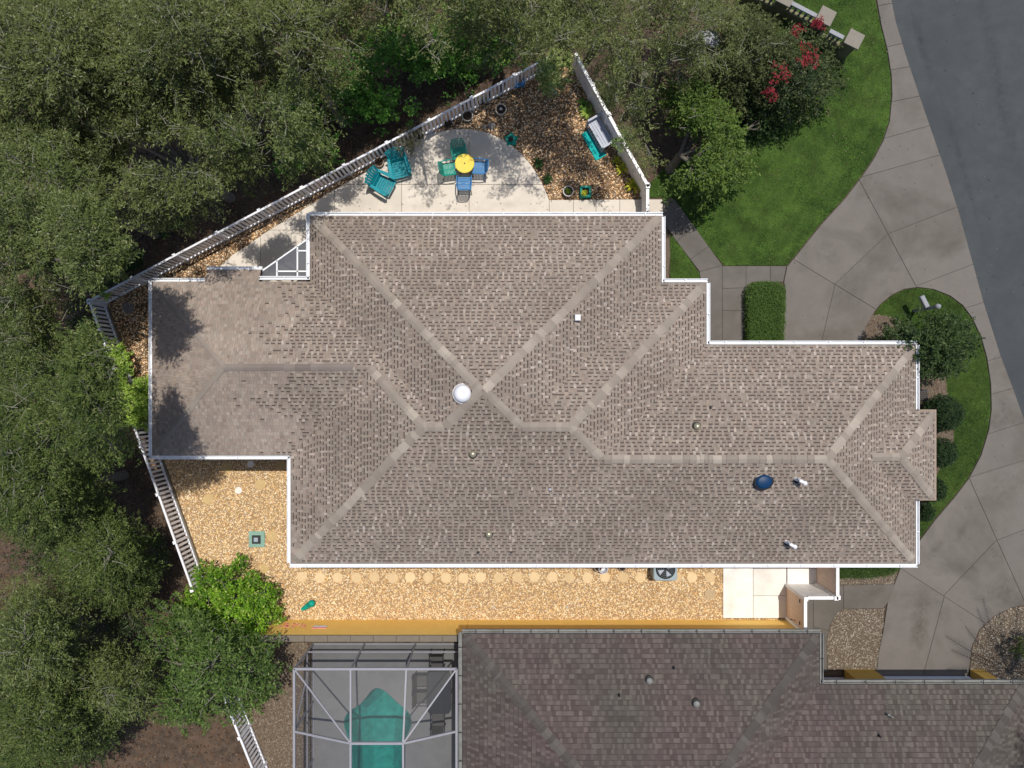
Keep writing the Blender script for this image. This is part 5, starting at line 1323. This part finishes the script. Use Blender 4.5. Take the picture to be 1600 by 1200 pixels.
pot(933, 884, .15, .3, M_pot, 'brown clay pot under the south gutter left of the white bucket')
pot(971, 885, .14, .2, M_pot, 'low brown pot right of the white bucket under the gutter')
c = W(941, 886); root = empty('bucket', (c.x, c.y, .03), 'white tapered bucket under the south gutter', 'bucket')
MB().lathe([(.13, 0), (.18, .32), (.16, .33), (.12, .03), (.01, .03)], (c.x, c.y, .03), 18).build('bucket_body', M_domew, root)

# ------------------------------------------------------------------ front: balustrade walls, mailbox, utility box
def pillar_cap(px, py): return W(px, py, 1.22)
WANG = R(-27)
def low_wall(pa, pb, label, group):
    """pa, pb: cap centres in the photo"""
    A = W(*pa, 1.2); B = W(*pb, 1.2); d = Vector((B.x - A.x, B.y - A.y, 0)); L = d.length; d.normalize(); rz = math.atan2(d.y, d.x)
    root = empty('balustrade_wall', (A.x, A.y, 0), label, 'garden wall', group)
    m_ = (A + B) / 2
    MB().box((m_.x, m_.y, .30), (L, .20, .60), rz).build('wall', M_olive, root)
    MB().box((m_.x, m_.y, 1.02), (L - .46, .16, .07), rz).build('top_rail', M_dimwhite, root)
    k_ = max(3, int((L - .5) / .2))
    for i in range(k_):
        c = A + d * (.27 + (L - .54) * (i + .5) / k_)
        MB().lathe([(.045, 0), (.03, .06), (.065, .15), (.035, .28), (.05, .38), (.045, .385)], (c.x, c.y, .60), 10).build('baluster', M_dimwhite, root, smooth=True)
    return root
def pillar(px, py, label):
    c = W(px, py, 1.2); root = empty('stone_pillar', (c.x, c.y, 0), label, 'pillar', 'flat-capped pillars of the front balustrade')
    MB().box((c.x, c.y, .57), (.44, .44, 1.14), WANG).build('shaft', M_olive, root); MB().box((c.x, c.y, 1.18), (.60, .60, .08), WANG).build('cap', M_pcap, root)
pillar(1335, 61, 'rightmost flat-capped pillar on the lawn edge'); pillar(1291, 25, 'flat-capped pillar at the top, up the lawn from the other'); pillar(1228, -5, 'pillar cut by the top edge at the left end of the balustrade')
low_wall((1291, 40), (1330, 60), 'lower olive balustrade wall nearest the red blossom', 'olive balustrade walls at the front')
low_wall((1228, -5), (1288, 26), 'upper olive balustrade wall at the top edge', 'olive balustrade walls at the front')
low_wall((1165, -30), (1225, -2), 'olive wall running out of the top edge', 'olive balustrade walls at the front')
c = W(1427, 486); root = empty('mailbox', (c.x, c.y, 0), 'white mailbox post with a round finial and a side arm', 'mailbox')
MB().box((c.x, c.y, .75), (.10, .10, 1.5)).build('post', M_dimwhite, root); MB().lathe([(.05, 0), (.09, .05), (.11, .12), (.08, .20), (.01, .24)], (c.x, c.y, 1.5), 14).build('finial', M_dimwhite, root, smooth=True)
mb = MB(); mb.box((c.x - .14, c.y + .25, .98), (.17, .48, .16), R(27)); mb.build('box', M_dimwhite, root); MB().bar((c.x, c.y, .86), (c.x - .22, c.y + .42, .86), .06, .06).build('arm', M_dimwhite, root)
c = W(1110, 62, .5); root = empty('utility_box', (c.x, c.y, 0), 'grey utility box under the trees at the top', 'utility box')
MB().box((c.x, c.y, .27), (.62, .62, .46), R(12)).build('cabinet', M_rock, root); MB().box((c.x, c.y, .53), (.70, .70, .05), R(12)).build('lid', M_dimwhite, root)
c = W(1439, 617); root = empty('grate', (c.x, c.y, .05), 'dark square grate in the planting bed by the east gutter', 'grate')
for i in range(6): MB().box((c.x, c.y - .2 + i * .08, .07), (.45, .05, .03)).build('bar', M_dark, root)

# ------------------------------------------------------------------ pool and screen enclosure
X0, X1 = W(489, 1004).x, W(722, 1004).x; Y1 = W(0, 1004).y; YB = -17.5
pd = holed_sheet('pool_deck', (X0, YB, X1 + .6, Y1), POOL, .045, M_pooldeck, kind='structure')
pool = empty('swimming_pool', W(590, 1130), 'teal free-form swimming pool inside the screen enclosure', 'pool')
Hp = ccw(PX(POOL)); n = len(Hp)
mb = MB(); mb.add([(x, y, .046) for x, y in Hp] + [(x, y, -.9) for x, y in inset(Hp, .22)] + [(x, y, -1.3) for x, y in inset(Hp, .6)],
                  [((i + 1) % n, i, n + i, n + (i + 1) % n) for i in range(n)] + [(n + (i + 1) % n, n + i, 2 * n + i, 2 * n + (i + 1) % n) for i in range(n)] + [tuple(range(2 * n, 3 * n))])
mb.build('pool_shell', M_poolshell, pool)
mb = MB(); mb.add([(x, y, -.07) for x, y in inset(Hp, .005)], [tuple(range(n))]); mb.build('water', M_water, pool)
en = empty('screen_enclosure', W(600, 1120), 'grey-framed screen enclosure over the pool', 'screen enclosure')
ZT = 2.5; ZM = 3.35
def bar3(a, b, w=.06, nm='frame_bar'): MB().bar(a, b, w, w).build(nm, M_scrframe, en)
def V3(x, y, z): return Vector((x, y, z))
yA = Y1 - .03; xA = X0 + .03; xB = X1 - .02
xs = [xA, W(548, 1045, ZT).x, W(635, 1045, ZT).x, xB]
for x in xs[:3]: bar3(V3(x, yA, 0), V3(x, yA, ZT))
bar3(V3(xA, yA, ZT), V3(xB, yA, ZT), .08); bar3(V3(xA, yA, .9), V3(xB, yA, .9), .045); bar3(V3(xA, yA, .07), V3(xB, yA, .07), .045)
yR = -12.35; yE = YB
for y in (yR, -14.6, yE): bar3(V3(xA, y, 0), V3(xA, y, ZT))
bar3(V3(xA, yA, ZT), V3(xA, yE, ZT), .08); bar3(V3(xA, yA, .9), V3(xA, yE, .9), .045); bar3(V3(xA, yA, .07), V3(xA, yE, .07), .045)
bar3(V3(xA, yR, ZT), V3(xA, yR + 1.3, .9), .05)
bar3(V3(xB, yA, ZT), V3(xB, yE, ZT), .08)
m1 = (W(548, 1156, ZM).x, yR + .0); m2 = (W(630, 1156, ZM).x, yR)
bar3(V3(xA, yR, ZT), V3(m1[0], yR, ZM), .07); bar3(V3(m1[0], yR, ZM), V3(m2[0], yR, ZM), .08); bar3(V3(m2[0], yR, ZM), V3(xB, yR, ZT), .07)
bar3(V3(xs[1], yA, ZT), V3(m1[0], yR, ZM), .06); bar3(V3(xs[2], yA, ZT), V3(m2[0], yR, ZM), .06)
bar3(V3(xA, yA, ZT), V3(m1[0], yR, ZM), .05); bar3(V3(xB, yA, ZT), V3(m2[0], yR, ZM), .05)
bar3(V3(m1[0], yR, ZM), V3(m1[0], yE, ZM), .07); bar3(V3(m2[0], yR, ZM), V3(m2[0], yE, ZM), .07)
bar3(V3(xA, -14.6, ZT), V3(m1[0], -14.6, ZM), .05); bar3(V3(m1[0], -14.6, ZM), V3(m2[0], -14.6, ZM), .05); bar3(V3(m2[0], -14.6, ZM), V3(xB, -14.6, ZT), .05)
def panel(*pts): mb = MB(); mb.add(pts, [tuple(range(len(pts)))]); mb.build('screen_panel', M_screen, en)
for i in range(3): panel((xs[i], yA, .07), (xs[i + 1], yA, .07), (xs[i + 1], yA, ZT), (xs[i], yA, ZT))
for a, b in ((yA, yR), (yR, -14.6), (-14.6, yE)): panel((xA, a, .07), (xA, b, .07), (xA, b, ZT), (xA, a, ZT))
panel((xA, yA, ZT), (xs[1], yA, ZT), (m1[0], yR, ZM)); panel((xA, yA, ZT), (m1[0], yR, ZM), (xA, yR, ZT))
panel((xs[1], yA, ZT), (xs[2], yA, ZT), (m2[0], yR, ZM), (m1[0], yR, ZM))
panel((xs[2], yA, ZT), (xB, yA, ZT), (m2[0], yR, ZM)); panel((xB, yA, ZT), (xB, yR, ZT), (m2[0], yR, ZM))
panel((xA, yR, ZT), (m1[0], yR, ZM), (m1[0], yE, ZM), (xA, yE, ZT)); panel((m1[0], yR, ZM), (m2[0], yR, ZM), (m2[0], yE, ZM), (m1[0], yE, ZM)); panel((m2[0], yR, ZM), (xB, yR, ZT), (xB, yE, ZT), (m2[0], yE, ZM))
# dark dining set
M_darkset = mat('dark_furniture', (.030, .032, .036), .5, .1, 6); M_sling = mat('grey_sling', (.085, .083, .078), .8, .1, 30)
t0 = W(686, 1082, .7); tab = empty('dining_table', (t0.x, t0.y, .045), 'long dark dining table under the pool screen', 'table')
mb = MB(); mb.prism([(t0.x + a, t0.y + b) for a, b in ((-.46, -.65), (-.36, -.80), (.36, -.80), (.46, -.65), (.46, .65), (.36, .80), (-.36, .80), (-.46, .65))], .70, .74, bev=.01); mb.build('table_top', M_darkset, tab)
for sx in (-.34, .34):
    for sy in (-.65, .65): MB().box((t0.x + sx, t0.y + sy, .37), (.05, .05, .65)).build('leg', M_darkset, tab)
def dchair():
    r = empty('dining_chair', (0, 0, 0), 'x', 'chair', 'dark dining chairs under the pool screen')
    MB().box((0, 0, .43), (.46, .46, .03)).build('seat', M_sling, r, local=True)
    mb = MB(); mb.add([(-.23, -.22, .44), (-.23, .22, .44), (-.34, .22, .92), (-.34, -.22, .92), (-.25, -.22, .44), (-.25, .22, .44), (-.36, .22, .92), (-.36, -.22, .92)], [(0, 1, 2, 3), (7, 6, 5, 4), (2, 6, 7, 3), (0, 3, 7, 4), (1, 5, 6, 2)]); mb.build('backrest', M_sling, r, local=True)
    for sg in (-1, 1):
        MB().tube([(-.36, sg * .25, .93), (-.28, sg * .26, .66), (.18, sg * .26, .65), (.24, sg * .26, .6), (.25, sg * .26, 0)], .018, 7).build('armrest', M_darkset, r, local=True)
        MB().tube([(-.36, sg * .25, .93), (-.24, sg * .25, .43), (-.33, sg * .25, 0)], .018, 7).build('leg', M_darkset, r, local=True)
    return r
dc = None
for px, py, a, lb in ((683, 1033, -90, 'dark dining chair at the garden-wall end of the table'), (661, 1062, 0, 'dark dining chair left of the table, nearer the wall'), (661, 1088, 0, 'dark dining chair left of the table, nearer the pool tail'),
                      (707, 1066, 180, 'dark dining chair right of the table, upper'), (707, 1090, 180, 'dark dining chair right of the table, lower'), (685, 1124, 90, 'dark dining chair at the bottom end of the table')):
    p = W(px, py, .45); p.z = .045
    if dc is None: dc = dchair(); o = dc
    else: o = inst(dc, None)
    o.location = p; o.rotation_euler = (0, 0, R(a)); o['label'] = lb
